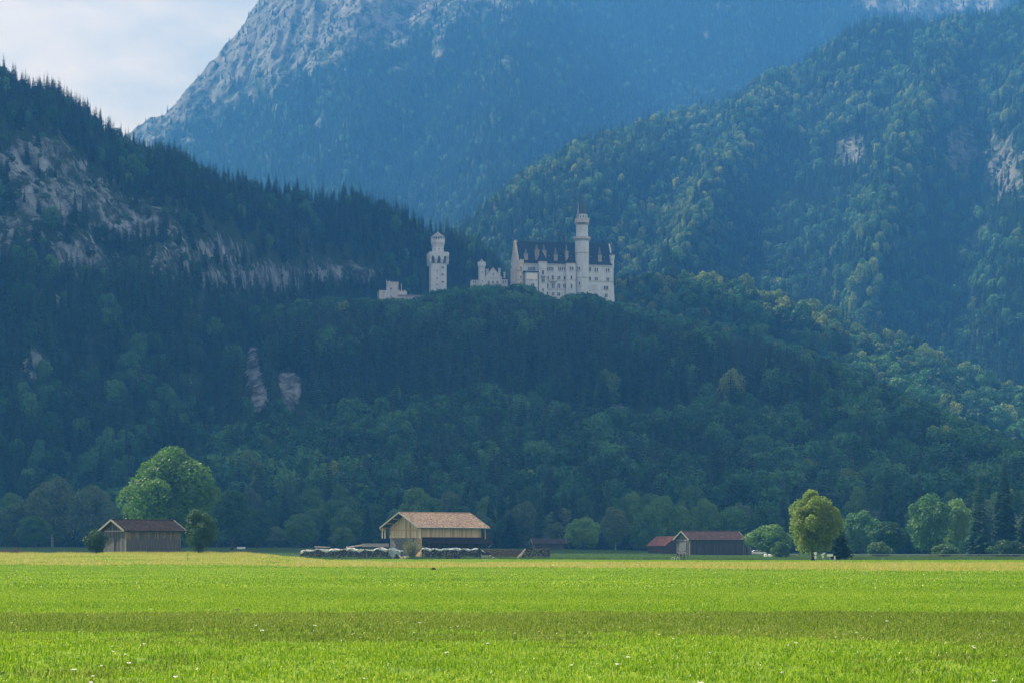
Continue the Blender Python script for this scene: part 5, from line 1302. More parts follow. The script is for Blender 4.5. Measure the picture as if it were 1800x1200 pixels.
for row, (d0, ylo, yhi, step) in enumerate(((900, 846, 882, 26), (860, 858, 905, 30), (825, 880, 925, 40))):
    u = -60.0
    while u < 1880:
        D = d0 - (max(0, u - 1200) / 700) * 130 + rs_.uniform(-14, 14)
        kd = rs_.choice(['b0', 'b1', 'b2', 'g1', 'c0', 'c1', 'c2'], p=[.16, .16, .14, .12, .16, .14, .12] if row else [.12, .10, .12, .06, .22, .2, .18])
        yt = rs_.uniform(ylo, yhi) - (22 if kd[0] == 'c' else 0); w = rs_.uniform(34, 52) if kd[0] == 'c' else rs_.uniform(48, 72)
        seg = next(t for m_, t in SEG if u < m_); what = 'spruce' if kd[0] == 'c' else 'grey green tree' if kd[0] == 'g' else 'leafy tree'
        key = (row, seg, what); q = counts.get(key, 0); counts[key] = q + 1
        tree_at(kd, u, yt, w, D, '%s %s from the left in the %s row %s' % (ordinal(q), what, ['back', 'middle', 'front'][row], seg), group=GE)
        u += step * rs_.uniform(.7, 1.35); edge_n += 1
print('edge trees', edge_n)

# spruces that stand out on the left skyline
def on_crest(Hl, u):
    P = Hl['P'][-1]; pu = CXP + P[:, 0] / P[:, 1] * F
    return np.array([np.interp(u, pu, P[:, i]) for i in range(3)])
KIND['cs'] = dict(H=22, R=3.1, crown=conifer_mesh('crown', 131, 22, 3.1, 24, 10, M['conifer'], None, 1), trunk=conifer_trunk('trunk', 22, .3, M['bark']))
SKY = [(4, 112), (13, 122), (23, 118), (40, 150), (48, 145), (64, 158), (92, 160), (97, 155), (122, 176), (142, 184), (165, 188), (190, 202), (207, 226), (222, 222), (237, 232), (256, 240), (275, 258), (290, 256), (318, 262), (340, 285), (371, 275), (402, 290),
       (428, 284), (452, 312), (503, 312), (518, 318), (568, 310), (602, 322), (620, 322), (655, 326), (676, 322), (692, 344), (712, 350), (758, 378), (784, 378), (794, 392)]
for k, (u, yt) in enumerate(SKY):
    p = on_crest(CH_, u); D = p[1] - 4
    h = min(max(CH + (HY - yt) / F * D - p[2], 9), 21)
    tree('cs', p[0], D, p[2] - .5, h, rs_.uniform(5, 7.5), '%s dark spruce from the left on the left ridge skyline' % ordinal(k), group='spruces on the left skyline')
# broadleaved trees that close off the foot of the castle
CAST = sorted([(655, 531, 32), (690, 530, 26), (722, 530, 28), (748, 524, 26), (778, 512, 30), (800, 503, 34), (822, 502, 30), (850, 511, 30), (872, 512, 26), (900, 504, 36), (918, 501, 30), (936, 512, 26), (955, 523, 26), (975, 531, 24), (1000, 519, 22),
        (1026, 513, 22), (1036, 515, 26), (1052, 523, 24), (1070, 530, 20), (1095, 534, 28), (575, 520, 34), (540, 528, 34), (500, 538, 34), (620, 527, 32), (462, 552, 28)])
def on_hill(Hl, u, D):
    P = Hl['P']; j = int(np.argmin(np.abs(Hl['U'][0] - u))); col = P[:, j]; return float(np.interp(D, col[:, 1], col[:, 2]))
for k, (u, yt, w) in enumerate(CAST):
    crest = float(np.interp(u, BH['U'][0], BH['P'][-1][:, 1])); D = crest - 12 - 8 * (k % 3); z = on_hill(BH, u, D)
    h = CH + (HY - yt) / F * D - z
    tree(['b0', 'b1', 'b2'][k % 3], (u - CXP) / F * D, D, z - .5, max(h, 6), w / F * D * 1.15, '%s leafy tree from the left in the row at the castle foot' % ordinal(k), group='trees below the castle walls')

# ------------------------------------------------------------------ meadow grass
def grass_mat(name, stops, trans=.45, nscale=.06, namp=.6):
    m, n, l = new_mat(name)
    a = n.new("ShaderNodeAttribute"); a.attribute_name = 'tint'
    geo = n.new("ShaderNodeNewGeometry"); nz = n.new("ShaderNodeTexNoise"); nz.inputs['Scale'].default_value = nscale; nz.inputs['Detail'].default_value = 4
    l.new(geo.outputs['Position'], nz.inputs['Vector'])
    ma = n.new("ShaderNodeMath"); ma.operation = 'MULTIPLY_ADD'; ma.inputs[1].default_value = namp
    sb = n.new("ShaderNodeMath"); sb.operation = 'SUBTRACT'; sb.inputs[1].default_value = namp * .5
    l.new(nz.outputs['Fac'], ma.inputs[0]); l.new(a.outputs['Fac'], sb.inputs[0]); l.new(sb.outputs[0], ma.inputs[2])
    r = ramp(n, stops); l.new(ma.outputs[0], r.inputs['Fac'])
    p = n.new("ShaderNodeBsdfPrincipled"); p.inputs['Roughness'].default_value = .38; p.inputs['Specular IOR Level'].default_value = .5
    t = n.new("ShaderNodeBsdfTranslucent"); mx = n.new("ShaderNodeMixShader"); mx.inputs[0].default_value = trans
    l.new(r.outputs['Color'], p.inputs['Base Color']); l.new(r.outputs['Color'], t.inputs['Color'])
    o = n.new("ShaderNodeOutputMaterial"); l.new(p.outputs[0], mx.inputs[1]); l.new(t.outputs[0], mx.inputs[2]); l.new(mx.outputs[0], o.inputs['Surface']); return m
M['grass'] = grass_mat('grass', [(0.0, (0.06, 0.155, 0.003)), (0.4, (0.18, 0.36, 0.005)), (0.78, (0.31, 0.47, 0.010)), (1.0, (0.52, 0.60, 0.08))])
M['olive'] = grass_mat('olive_grass', [(0.0, (0.055, 0.110, 0.005)), (0.4, (0.14, 0.235, 0.010)), (0.75, (0.24, 0.325, 0.025)), (1.0, (0.44, 0.46, 0.12))])
M['dry'] = grass_mat('dry_grass', [(0.0, (0.22, 0.32, 0.02)), (0.45, (0.42, 0.44, 0.06)), (0.75, (0.55, 0.48, 0.14)), (1.0, (0.62, 0.50, 0.21))])
M['crop'] = grass_mat('crop_grass', [(0.0, (0.040, 0.095, 0.022)), (0.5, (0.070, 0.150, 0.030)), (1.0, (0.11, 0.19, 0.045))])  # darker green: cloud shade on the far strip is put into the colour
def patch(name, seed, S, n, h, w, mat, lean=.45, clump=0):
    rs = np.random.default_rng(seed)
    if clump:
        cc = rs.uniform(-S / 2, S / 2, (clump, 2)); b = cc[rs.integers(0, clump, n)] + rs.normal(size=(n, 2)) * S * .07
    else: b = rs.uniform(-S / 2, S / 2, (n, 2))
    hh = rs.uniform(h[0], h[1], n); ww = rs.uniform(.6, 1.2, n) * w
    th = rs.uniform(0, 6.28, n); ld = rs.uniform(0, 6.28, n); le = np.abs(rs.normal(size=n)) * lean * hh
    wx, wy = np.cos(th) * ww / 2, np.sin(th) * ww / 2; lx, ly = np.cos(ld) * le, np.sin(ld) * le
    z0 = np.full(n, -.04)
    V = np.stack([np.stack([b[:, 0] - wx, b[:, 1] - wy, z0], 1), np.stack([b[:, 0] + wx, b[:, 1] + wy, z0], 1),
                  np.stack([b[:, 0] + wx * .8 + lx * .35, b[:, 1] + wy * .8 + ly * .35, hh * .6], 1), np.stack([b[:, 0] - wx * .8 + lx * .35, b[:, 1] - wy * .8 + ly * .35, hh * .6], 1),
                  np.stack([b[:, 0] + wx * .1 + lx, b[:, 1] + wy * .1 + ly, hh - le * .35], 1), np.stack([b[:, 0] - wx * .1 + lx, b[:, 1] - wy * .1 + ly, hh - le * .35], 1)], 1).reshape(-1, 3)
    i = np.arange(n)[:, None] * 6
    q = np.concatenate([i + [0, 1, 2, 3], i + [3, 2, 4, 5]], 0)
    return poly_mesh(name, V, q, 4, [M[mat]], attr={'tint': np.repeat(rs.random(n), 6)})
gcol = bpy.data.collections.new("grass_kinds")
def gp(name, *a, **k): gcol.objects.link(bpy.data.objects.new(name, patch(name, *a, **k)))
gp('a0', 1, 1.0, 280, (.03, .10), .013, 'grass', lean=1.0); gp('a1', 2, 1.0, 260, (.03, .12), .014, 'grass', clump=16, lean=1.0); gp('a2', 3, 1.0, 240, (.02, .09), .016, 'grass', lean=1.5)
gp('b0', 4, 1.0, 260, (.03, .11), .014, 'olive', lean=1.0); gp('b1', 5, 1.0, 230, (.03, .12), .016, 'olive', lean=1.3, clump=14)
gp('c0', 6, 3.0, 330, (.04, .12), .036, 'grass', lean=1.0); gp('c1', 7, 3.0, 330, (.04, .16), .045, 'grass', clump=22, lean=1.0)
gp('d0', 8, 5.0, 380, (.15, .42), .06, 'dry'); gp('d1', 9, 5.0, 380, (.10, .32), .06, 'dry')
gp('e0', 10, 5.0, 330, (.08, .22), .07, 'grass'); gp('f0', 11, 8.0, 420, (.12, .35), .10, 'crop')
gp('g0', 12, 5.0, 260, (.35, .85), .05, 'dry')
NG_GRASS = instancer("grass", gcol)
GI = {n: i for i, n in enumerate(sorted(o.name for o in gcol.objects))}
def near_field(D0, D1, cell, seed, pick):
    rs = np.random.default_rng(seed); yy = np.arange(D0, D1, cell); out = []
    for y in yy:
        hw = .245 * y + (14 if cell < 1 else 30); xs_ = np.arange(-hw, hw, cell); out.append(np.stack([xs_ + rs.uniform(-.35, .35, len(xs_)) * cell, y + rs.uniform(-.4, .4, len(xs_)) * cell], 1))
    P = np.concatenate(out); u = CXP + P[:, 0] / P[:, 1] * F
    idx, ok = pick(P[:, 0], P[:, 1], u, rs); P, idx = P[ok], idx[ok]; n = len(P)
    z = ground_z(P[:, 0], P[:, 1])
    s = rs.uniform(.8, 1.25, n)
    return np.stack([P[:, 0], P[:, 1], z], 1), idx, np.stack([np.zeros(n), np.zeros(n), rs.uniform(0, 6.28, n)], 1), np.stack([np.full(n, 1.08), np.full(n, 1.08), s], 1)
DN = I([(-200, 290), (0, 280), (450, 262), (900, 258), (1300, 225), (1800, 188), (2000, 180)]); DF = I([(-200, 470), (0, 450), (450, 440), (560, 410), (700, 350), (1100, 330), (1800, 310), (2000, 310)])
def pick_a(x, y, u, rs):
    lo = 49 + 6 * fbm(x / 6.0, y / 6.0, 3) * 1.6 - 5 * sstep(900, 1800, u); hi = 66.5 + .8 * fbm(x / 5.0, y / 2.0, 3)
    olive = (y > lo - 3 * rs.random(len(y))) & (y < hi)
    olive |= (fbm(x / 4.0 + 9, y / 7.0, 3) > .30) & (y < 66) & (rs.random(len(y)) < .6)
    i = np.where(olive, GI['b0'] + rs.integers(0, 2, len(y)), GI['a0'] + rs.integers(0, 3, len(y))); return i, np.ones(len(y), bool)
def pick_c(x, y, u, rs): return GI['c0'] + rs.integers(0, 2, len(y)), y < DN(u) + 14
def pick_d(x, y, u, rs):
    n_ = fbm(x / 30.0, y / 16.0, 3)
    dry = (y > DN(u) + 30 * n_) & (y < DF(u) + 25 * n_) & (rs.random(len(y)) < np.clip(.80 + .6 * n_ - .25 * (u < 500), .25, 1))
    far = y > 452 + 20 * n_ + 60 * ((u > 480) & (u < 1000))
    i = np.where(dry, GI['d0'] + rs.integers(0, 2, len(y)), np.where(far, GI['f0'], GI['e0'])); return i, y > DN(u) - 14
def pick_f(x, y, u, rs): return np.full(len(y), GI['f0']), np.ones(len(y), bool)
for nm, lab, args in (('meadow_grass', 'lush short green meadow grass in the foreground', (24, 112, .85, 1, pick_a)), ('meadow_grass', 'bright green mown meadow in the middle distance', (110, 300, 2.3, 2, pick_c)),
                      ('meadow_grass', 'straw coloured and green grass strip before the firewood', (178, 560, 3.4, 3, pick_d)), ('meadow_grass', 'grass coloured darker green as in cloud shade in front of the wood', (560, 860, 6.0, 4, pick_f))):
    P, idx, rot, scl = near_field(*args); o = points_object(nm, P, idx, rot, scl, NG_GRASS); tag(o, lab, 'grass', kind='stuff'); print(nm, len(P))
# tall seeding stalks along the hut and the left edge
n = 420; rs_ = np.random.default_rng(8); uu = rs_.uniform(-30, 480, n); dd = rs_.uniform(376, 400, n); xx = (uu - CXP) / F * dd
tag(points_object('tall_grass', np.stack([xx, dd, ground_z(xx, dd)], 1), np.full(n, GI['g0']), np.stack([0 * xx, 0 * xx, rs_.uniform(0, 6, n)], 1), np.stack([np.full(n, .5), np.full(n, .5), rs_.uniform(.15, 1.0, n) ** 1.6], 1), NG_GRASS), 'tall straw coloured stalks in front of the hut', 'grass', kind='stuff')
gp('h0', 13, 3.0, 200, (.25, .8), .05, 'crop', clump=9)
GI = {n: i for i, n in enumerate(sorted(o.name for o in gcol.objects))}
n = 420; uu = rs_.uniform(470, 1900, n); dd = np.interp(uu, [470, 700, 960, 1050, 1900], [490, 478, 470, 455, 440]) + rs_.normal(size=n) * 5; xx = (uu - CXP) / F * dd
tag(points_object('field_weeds', np.stack([xx, dd, ground_z(xx, dd)], 1), np.full(n, GI['h0']), np.stack([0 * xx, 0 * xx, rs_.uniform(0, 6, n)], 1), np.stack([np.full(n, .6), np.full(n, .6), rs_.uniform(.3, 1.3, n) ** 1.5], 1), NG_GRASS), 'rough green weeds along the far edge of the meadow', 'weeds', kind='stuff')
# white umbel flowers in the near grass
mb = MB(); rs2 = random.Random(4)
M['petal'] = rough_mat('petal', [(0.3, (0.62, 0.64, 0.58)), (0.7, (0.78, 0.79, 0.74))], (1, 1, 1), 9)
M['stem'] = rough_mat('stem', [(0.3, (0.06, 0.11, 0.02)), (0.7, (0.12, 0.17, 0.03))], (1, 1, 1), 9)
for k in range(40):
    D = 25 + 26 * rs2.random() ** 1.3; cl = rs2.choice([(-.17, .02), (-.13, .03), (.02, .05), (.15, .05), (.1, .12), (0, .14), (-.08, .09)]); x = D * (cl[0] + rs2.gauss(0, cl[1])); z = gz(x, D); h = rs2.uniform(.12, .26)
    mb.tube([(x, D, z - .03), (x + rs2.uniform(-.03, .03), D, z + h)], .004, 3, 1)
    R_ = rs2.uniform(.012, .028)
    for q in range(7):
        a = q * .9 + rs2.random(); rr = R_ * (0 if q == 0 else 1) ; c = (x + rr * math.cos(a), D + rr * math.sin(a), z + h + rs2.uniform(-.006, .008)); s_ = R_ * .42
        mb.add([(c[0] - s_, c[1], c[2]), (c[0], c[1] - s_, c[2] - .003), (c[0] + s_, c[1], c[2]), (c[0], c[1] + s_, c[2] + .006)], [(0, 1, 2, 3)], 0)
fl = mb.build('meadow_flowers', [M['petal'], M['stem']]); tag(fl, 'scattered small white umbel flowers in the near grass', 'flowers', kind='stuff')

# ------------------------------------------------------------------ small things
M['post_wood'] = wood_mat('post_wood', [(0.3, (0.10, 0.08, 0.06)), (0.7, (0.22, 0.18, 0.14))])
M['pale_rail'] = wood_mat('pale_rail', [(0.3, (0.30, 0.31, 0.31)), (0.7, (0.46, 0.47, 0.46))])
M['earth'] = rough_mat('earth', [(0.3, (0.020, 0.015, 0.011)), (0.7, (0.05, 0.038, 0.028))], (1, 1, 1), 14, bump=.8, bscale=.03)
def stake(u, D, h, label):
    x = (u - CXP) / F * D; o = MB().tube([(0, 0, -.3), (.02, 0, h * .6), (.03, 0, h), (.03, 0, h + .04)], [.055, .05, .045, .02], 7).build('wooden_stake', M['post_wood']); o.location = (x, D, gz(x, D)); tag(o, label, 'post')
stake(330, 312, 1.15, 'thin wooden stake in the meadow right of the hut'); stake(1499, 300, .5, 'short thin stake in the meadow right of the birch')
def mole(u, D, w, h, label):
    rs = np.random.default_rng(int(u)); n = 22; g = np.linspace(-1, 1, n); Xg, Yg = np.meshgrid(g, g); R2 = Xg ** 2 + Yg ** 2
    Z = h * np.clip(1 - R2, 0, 1) ** .7 * (1 + .5 * fbm(Xg * 3 + u, Yg * 3, 4)) - .02
    x = (u - CXP) / F * D; o = link('molehill', grid_mesh('molehill', np.stack([Xg * w / 2, Yg * w / 2, Z], -1), [M['earth']])); o.location = (x, D, gz(x, D)); tag(o, label, 'molehill')
mole(417, 69, .42, .09, 'dark molehill at the upper edge of the olive grass strip'); mole(762, 219, .6, .3, 'small dark molehill in the middle of the bright meadow')
# pale rail along the field on the right
def rail_fence(name, label, u0, u1, D0, D1, h, step=2.6):
    a = Vector(((u0 - CXP) / F * D0, D0, 0)); b = Vector(((u1 - CXP) / F * D1, D1, 0)); n = max(2, int((b - a).length / step)); root = empty(name, (a.x, a.y, 0)); tag(root, label, 'fence')
    pts = []
    for k in range(n + 1):
        p = a.lerp(b, k / n); p.z = gz(p.x, p.y); pts.append(p - a)
        MB().box(p.x - a.x - .06, p.x - a.x + .06, p.y - a.y - .06, p.y - a.y + .06, p.z - .4, p.z + h + .08).build('post', M['post_wood'], root)
    for k in range(n):
        for f in (1.0, .5): MB().bar(pts[k] + Vector((0, -.09, h * f)), pts[k + 1] + Vector((0, -.09, h * f)), .05, .14 if f == 1 else .10).build('rail', M['pale_rail'] if f == 1 else M['post_wood'], root)
rail_fence('rail_fence', 'pale wooden rail fence along the field edge on the right', 1494, 1840, 560, 545, .95)
rail_fence('rail_fence', 'short piece of pale rail fence left of the birch', 1370, 1404, 560, 560, .95)
# road signs beside the birch
M['sign_white'] = rough_mat('sign_white', [(0.3, (0.66, 0.66, 0.64)), (0.7, (0.78, 0.78, 0.76))], (1, 1, 1), 3, rough=.4)
def sign(u, D, h, shape, label):
    x = (u - CXP) / F * D; r = empty('road_sign', (x, D, gz(x, D))); tag(r, label, 'sign')
    MB().tube([(0, 0, -.4), (0, 0, h)], .045, 8).build('pole', M['zinc'], r)
    if shape == 'round': MB().lathe([(.26, -.02), (.26, .02)], 20).build('plate', M['sign_white'], r).matrix_local = __import__('mathutils').Matrix.Translation((0, -.07, h - .2)) @ __import__('mathutils').Matrix.Rotation(math.pi / 2, 4, 'X'); MB().box(-.17, .17, -.09, -.05, h - 1.05, h - .62).build('lower_plate', M['sign_white'], r)
    if shape == 'arrow': 
        o = MB().prism([(-.42, -.11), (.22, -.11), (.42, 0), (.22, .11), (-.42, .11)], -.09, -.05).build('plate', M['sign_white'], r); o.location = (.05, 0, h - .25); o.rotation_euler = (0, -.55, 0)
        MB().box(-.15, .15, -.09, -.05, h - .85, h - .55).build('lower_plate', M['sign_white'], r)
    if shape == 'board': MB().box(-.48, .48, -.09, -.05, h - .36, h - .02).build('plate', M['sign_white'], r)
    if shape == 'post': MB().box(-.10, .10, -.09, -.05, h - .55, h - .05).build('plate', M['sign_white'], r); MB().box(-.16, .16, -.11, .11, -.1, .45).build('foot', M['zinc'], r)
sign(1433.3, 396, 1.55, 'round', 'round white road sign nearest to the birch trunk'); sign(1446.5, 396, 1.5, 'arrow', 'tilted white arrow sign, second from the birch trunk')
sign(1459, 394, 1.22, 'board', 'wide white rectangular sign right of the tilted arrow sign'); sign(1467.3, 392, .95, 'post', 'short narrow white marker, rightmost of the signs')
# dry brushwood at the left edge
M['twig'] = rough_mat('twig', [(0.3, (0.09, 0.07, 0.065)), (0.7, (0.22, 0.18, 0.165))], (1, 1, 1), 5)
mb = MB(); rs2 = random.Random(6); bx0 = at(22, 0, 425).x
for k in range(900):
    x = rs2.uniform(-2.6, 2.4); y = rs2.uniform(-.8, .8); hm_ = 1.15 * (1 - (x / 2.9) ** 2) ** .5 * (.7 + .3 * math.sin(x * 3)); z = rs2.random() * hm_; a = rs2.random() * 6.28; l_ = rs2.uniform(.3, .9)
    mb.bar((x, y, z), (x + l_ * math.cos(a) * .8, y + l_ * math.sin(a) * .5, z + rs2.uniform(-.1, .35)), .03)
o = mb.build('brushwood_pile', M['twig']); o.location = (bx0, 425, gz(bx0, 425)); tag(o, 'pile of dry brown brushwood at the left edge of the meadow', 'brushwood')
# white trough far behind the hut
wx = at(424, 0, 720); o = empty('white_trough', (wx.x, 720, gz(wx.x, 720))); tag(o, 'small white trough on the grass right of the dark young tree', 'trough')
MB().prism([(-1.1, .25), (1.1, .25), (1.25, .85), (-1.25, .85)], -.4, .4).build('basin', M['white'], o)
for s_ in (-.8, .8): MB().box(s_ - .06, s_ + .06, -.3, .3, -.1, .247).build('leg', M['zinc'], o)
# white car by the dark barn
M['tyre'] = rough_mat('tyre', [(0.3, (0.01, 0.01, 0.01)), (0.7, (0.025, 0.025, 0.025))], (1, 1, 1), 3)
M['car_paint'] = rough_mat('white_car_paint', [(0.3, (0.66, 0.67, 0.68)), (0.7, (0.74, 0.75, 0.76))], (1, 1, 1), .5, rough=.25, spec=.5)
cxw = at(1333, 0, 668); car = empty('parked_car', (cxw.x, 668, gz(cxw.x, 668)), .12); tag(car, 'white parked car just right of the long dark barn', 'car')
body = MB().prism([(-2.1, .35), (2.1, .35), (2.15, .75), (1.95, .92), (1.15, 1.0), (.55, 1.45), (-1.2, 1.48), (-1.95, 1.05), (-2.12, .8)], -.85, .85).build('body', M['car_paint'], car)
bv = body.modifiers.new('edges', 'BEVEL'); bv.width = .06; bv.segments = 2
MB().prism([(-1.75, 1.03), (-.35, 1.05), (-.35, 1.38), (-1.2, 1.38)], -.87, -.853).build('side_window', M['glass'], car); MB().prism([(-.25, 1.05), (.95, 1.03), (.5, 1.37), (-.25, 1.38)], -.87, -.853).build('side_window', M['glass'], car)
for xx in (-1.3, 1.3):
    for yy in (-.86, .66):
        w = MB().lathe([(.2, 0), (.32, .02), (.32, .18), (.2, .2)], 18).build('wheel', M['tyre'], car); w.location = (xx, yy + .2, .32); w.rotation_euler = (math.pi / 2, 0, 0); MB().lathe([(.19, .18), (.17, .215)], 14).build('rim', M['zinc'], w)
for yy in (-.6, .6): MB().box(2.08, 2.17, yy - .15, yy + .15, .62, .78).build('headlight', M['lead'], car)
for k, (u, lab) in enumerate(((1346, 'left of two small white wrapped bales under the dark round tree'), (1354, 'right of two small white wrapped bales under the dark round tree'))):
    p = at(u, 0, 596); o = MB().lathe([(.38, 0), (.46, .08), (.46, .72), (.38, .8)], 20).build('wrapped_bale', M['white'], smooth=False); o.location = (p.x, 596, gz(p.x, 596) + .02); tag(o, lab, 'bale')

# ------------------------------------------------------------------ people with a bicycle at the edge of the meadow
def cloth(name, c): return rough_mat(name, [(0.3, tuple(.8 * q for q in c)), (0.7, c)], (1, 1, 1), 6, rough=.9)
M['skin'] = rough_mat('skin', [(0.3, (0.50, 0.32, 0.24)), (0.7, (0.58, 0.38, 0.29))], (1, 1, 1), 5, rough=.6)
M['hair'] = rough_mat('hair', [(0.3, (0.02, 0.015, 0.012)), (0.7, (0.05, 0.035, 0.025))], (1, 1, 1), 9)
CL = {'navy': cloth('navy_cloth', (.022, .028, .05)), 'black': cloth('black_cloth', (.018, .018, .02)), 'grey': cloth('grey_cloth', (.10, .11, .12)), 'blue': cloth('blue_cloth', (.03, .05, .11)), 'green': cloth('green_cloth', (.05, .07, .05))}
def person(u, D, h, top, legs, label, pose, face):
    x = (u - CXP) / F * D; r = empty('person', (x, D, gz(x, D)), face); tag(r, label, 'person', 'people at the meadow edge')
    J = dict(pel=(0, 0, .95), spi=(0, -.02, 1.15), che=(0, -.02, 1.36), nek=(0, -.03, 1.50), hd0=(0, -.05, 1.58), hd1=(0, -.06, 1.72))
    st, ar, bend = pose
    for s_, n_ in ((-1, 'l'), (1, 'r')):
        f = st * s_
        J['hip' + n_] = (s_ * .10, 0, .92); J['kne' + n_] = (s_ * .11, -f * .22 - .03, .50); J['ank' + n_] = (s_ * .11, -f * .34 + .05, .09); J['toe' + n_] = (s_ * .12, -f * .34 - .12, .04)
        J['sho' + n_] = (s_ * .19, -.02, 1.42); J['elb' + n_] = (s_ * .25, .05 + ar * -.22 + f * .08, 1.16 + ar * .04); J['wri' + n_] = (s_ * .22, -.08 - ar * .36 + f * .12, .95 + ar * .18)
        for q in range(4): J['f%d' % q + n_] = (s_ * (.20 + .012 * q), -.11 - ar * .44 + f * .12 - .02 * q, .86 + ar * .17 + .012 * q)
        J['th' + n_] = (s_ * .17, -.16 - ar * .38 + f * .12, .91 + ar * .18)
    if bend:
        for k in J:
            if k[:3] in ('spi', 'che', 'nek', 'hd0', 'hd1', 'sho', 'elb', 'wri') or k[0] == 'f' or k[:2] == 'th':
                vx, vy, vz = J[k]; a = bend; J[k] = (vx, vy * math.cos(a) - (vz - .95) * math.sin(a), .95 + (vz - .95) * math.cos(a))
    R_ = dict(pel=.14, spi=.125, che=.15, nek=.058, hd0=.085, hd1=.10, hip=.095, kne=.062, ank=.042, toe=.04, sho=.065, elb=.045, wri=.030, f0=.010, f1=.010, f2=.010, f3=.009, th=.011)
    E = [('pel', 'spi'), ('spi', 'che'), ('che', 'nek'), ('nek', 'hd0'), ('hd0', 'hd1')]
    for n_ in 'lr':
        E += [('pel', 'hip' + n_), ('hip' + n_, 'kne' + n_), ('kne' + n_, 'ank' + n_), ('ank' + n_, 'toe' + n_), ('che', 'sho' + n_), ('sho' + n_, 'elb' + n_), ('elb' + n_, 'wri' + n_)] + [('wri' + n_, 'f%d' % q + n_) for q in range(4)] + [('wri' + n_, 'th' + n_)]
    names = list(J); me = bpy.data.meshes.new('body'); me.from_pydata([J[k] for k in names], [(names.index(a), names.index(b)) for a, b in E], [])
    b = link('body', me, r); sk = b.modifiers.new('skin', 'SKIN')
    for k, sv in zip(names, me.skin_vertices[0].data):
        rad = R_[k] if k in R_ else R_[k[:-1]]; sv.radius = (rad, rad * (.8 if k in ('che', 'spi', 'pel') else 1)); sv.use_root = k == 'pel'
    b.modifiers.new('smooth', 'SUBSURF').levels = 1; b.modifiers['smooth'].render_levels = 2
    # cloth and skin by height on one continuous body
    m, n, l = new_mat('clothed_body'); tc = n.new('ShaderNodeTexCoord'); sp = n.new('ShaderNodeSeparateXYZ'); l.new(tc.outputs['Object'], sp.inputs[0])
    rp = ramp(n, [(0, (.02, .02, .02)), (.05, legs), (.53, top), (.83, (.55, .36, .27))]); rp.color_ramp.interpolation = 'CONSTANT'
    dv = n.new('ShaderNodeMath'); dv.operation = 'DIVIDE'; dv.inputs[1].default_value = 1.82; l.new(sp.outputs['Z'], dv.inputs[0]); l.new(dv.outputs[0], rp.inputs[0])
    p = n.new('ShaderNodeBsdfPrincipled'); p.inputs['Roughness'].default_value = .85; l.new(rp.outputs[0], p.inputs['Base Color']); o_ = n.new('ShaderNodeOutputMaterial'); l.new(p.outputs[0], o_.inputs['Surface']); me.materials.append(m)
    hd = Vector(J['hd1']); MB().lathe([(.095, hd.z - .06), (.118, hd.z + .01), (.105, hd.z + .08), (.05, hd.z + .125)], 12, (hd.x, hd.y + .022)).build('hair', M['hair'], r, True)
    r.scale = (h / 1.82,) * 3; return r
person(1189.5, 424, 1.74, (.022, .028, .05), (.03, .03, .035), 'person in dark jacket leaning forward over a bicycle, leftmost of the group', (.5, .8, .30), 1.2)
person(1196.5, 428, 1.66, (.018, .018, .02), (.02, .022, .03), 'person in black right behind the cyclist', (.6, .1, 0), 2.2)
person(1202.5, 425, 1.76, (.03, .05, .10), (.03, .035, .045), 'person in dark blue walking third in the group', (.8, .1, 0.05), 1.9)
person(1208.0, 429, 1.62, (.05, .07, .05), (.10, .11, .12), 'person in dull green and grey, rightmost of the group', (.7, .15, 0), 1.7)
bk = empty('bicycle', (at(1187.6, 0, 423.6).x, 423.6, gz(at(1187.6, 0, 423.6).x, 423.6)), .35); tag(bk, 'bicycle with pale wheels held by the leftmost person', 'bicycle')
M['bike'] = rough_mat('bike_paint', [(0.3, (.45, .45, .46)), (0.7, (.6, .6, .6))], (1, 1, 1), 3, rough=.4)
for xx in (-.52, .52):
    ring = [(xx + .34 * math.cos(a), 0, .35 + .34 * math.sin(a)) for a in np.linspace(0, 2 * math.pi, 25)]
    w = MB().tube(ring, .024, 6).build('wheel', M['sign_white'], bk); mb = MB()
    for q in range(8): mb.bar((xx, 0, .35), (xx + .33 * math.cos(q * .785), 0, .35 + .33 * math.sin(q * .785)), .008)
    mb.build('spokes', M['zinc'], w)['kind'] = 'stuff'
MB().tube([(-.52, 0, .35), (-.1, 0, .36), (.36, 0, .78), (-.22, 0, .82), (-.1, 0, .36)], .02, 6).tube([(-.52, 0, .35), (-.22, 0, .82)], .016, 6).tube([(.52, 0, .35), (.36, 0, .95)], .02, 6).build('frame', M['bike'], bk)
MB().tube([(.36, -.28, 1.0), (.36, 0, .96), (.36, .28, 1.0)], .018, 6).build('handlebar', M['tyre'], bk)
MB().prism([(-.36, .90), (-.10, .88), (-.10, .93), (-.36, .96)], -.07, .07).build('saddle', M['tyre'], bk)
MB().tube([(-.22, 0, .80), (-.24, 0, .90)], .014, 6).build('seat_post', M['zinc'], bk)

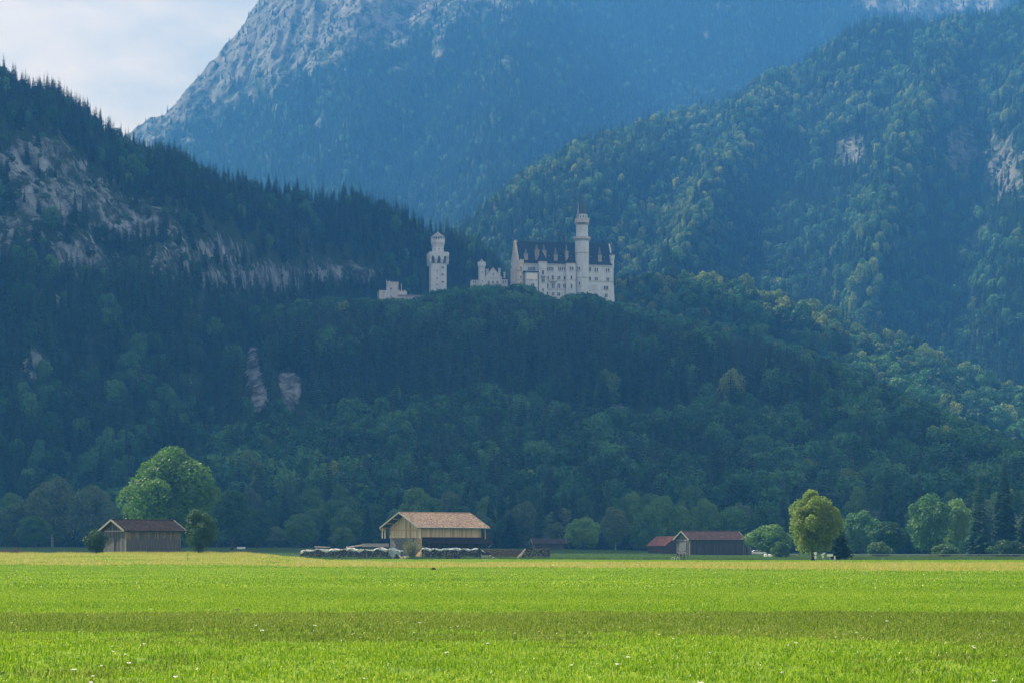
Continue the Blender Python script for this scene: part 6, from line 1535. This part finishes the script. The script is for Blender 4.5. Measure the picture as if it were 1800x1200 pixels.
# ------------------------------------------------------------------ unseen cumulus cloud, its puffs placed to shade hills and castle
cmx, cn, cl_ = new_mat('cloud')
cd = cn.new('ShaderNodeBsdfDiffuse'); ct = cn.new('ShaderNodeBsdfTranslucent'); cm2 = cn.new('ShaderNodeMixShader'); co_ = cn.new('ShaderNodeOutputMaterial')
cd.inputs['Color'].default_value = (.9, .9, .9, 1); ct.inputs['Color'].default_value = (.9, .9, .9, 1); cm2.inputs[0].default_value = .4
cl_.new(cd.outputs[0], cm2.inputs[1]); cl_.new(ct.outputs[0], cm2.inputs[2]); cl_.new(cm2.outputs[0], co_.inputs['Surface'])
def cloud(shadow_pts, alt, seed):
    """puffs over the given ground points, shifted towards the sun by the cloud's height"""
    rs = np.random.default_rng(seed); V = []; Q = []; nb = 0
    g = 22
    for (sx, sy, sz, r) in shadow_pts:
        t = (alt - sz) / sun_dir.z; c = np.array([sx, sy, sz]) + np.array(sun_dir) * t
        for k in range(5):
            o = rs.normal(size=3) * np.array([.35, .35, .12]) * r if k else np.zeros(3); rr = r * (1 if k == 0 else rs.uniform(.45, .7))
            th = np.linspace(0, 2 * math.pi, g, endpoint=False); ph = np.linspace(.02, math.pi - .02, g)
            T_, P_ = np.meshgrid(th, ph); d = np.stack([np.sin(P_) * np.cos(T_), np.sin(P_) * np.sin(T_), np.cos(P_)], -1)
            q = 1 + .25 * fbm(d[..., 0] * 2 + seed + k, d[..., 1] * 2 + d[..., 2] * 2, 4)
            d = d * q[..., None]; d[..., 2] = np.where(d[..., 2] < 0, d[..., 2] * .18, d[..., 2] * .5)
            V.append((c + o + d * rr).reshape(-1, 3)); idx = np.arange(g * g).reshape(g, g) + nb
            n2 = np.roll(idx, -1, 1); Q.append(np.stack([idx[:-1], n2[:-1], n2[1:], idx[1:]], -1).reshape(-1, 4)); nb += g * g
    o = link('cloud', poly_mesh('cloud', np.concatenate(V), np.concatenate(Q), 4, [cmx], True)); tag(o, 'unseen white cumulus cloud high above the valley, placed to shade the castle hill', 'cloud', kind='structure'); return o
cloud(CLOUD_SHADOW, 1750, 3)

# ------------------------------------------------------------------ haze
hm, hn, hl = new_mat('haze')
hv = hn.new('ShaderNodeVolumePrincipled'); ho = hn.new('ShaderNodeOutputMaterial')
hv.inputs['Color'].default_value = (*HAZE_COLOR, 1); hv.inputs['Density'].default_value = HAZE_DENSITY
hv.inputs['Absorption Color'].default_value = (.5, .5, .5, 1)
hv.inputs['Anisotropy'].default_value = 0.25
hl.new(hv.outputs[0], ho.inputs['Volume'])
hz = MB().box(-2750, 2750, -520, 5800, -8, 1480).build('haze', hm)
tag(hz, 'pale blue haze filling the valley air', 'haze', kind='stuff')
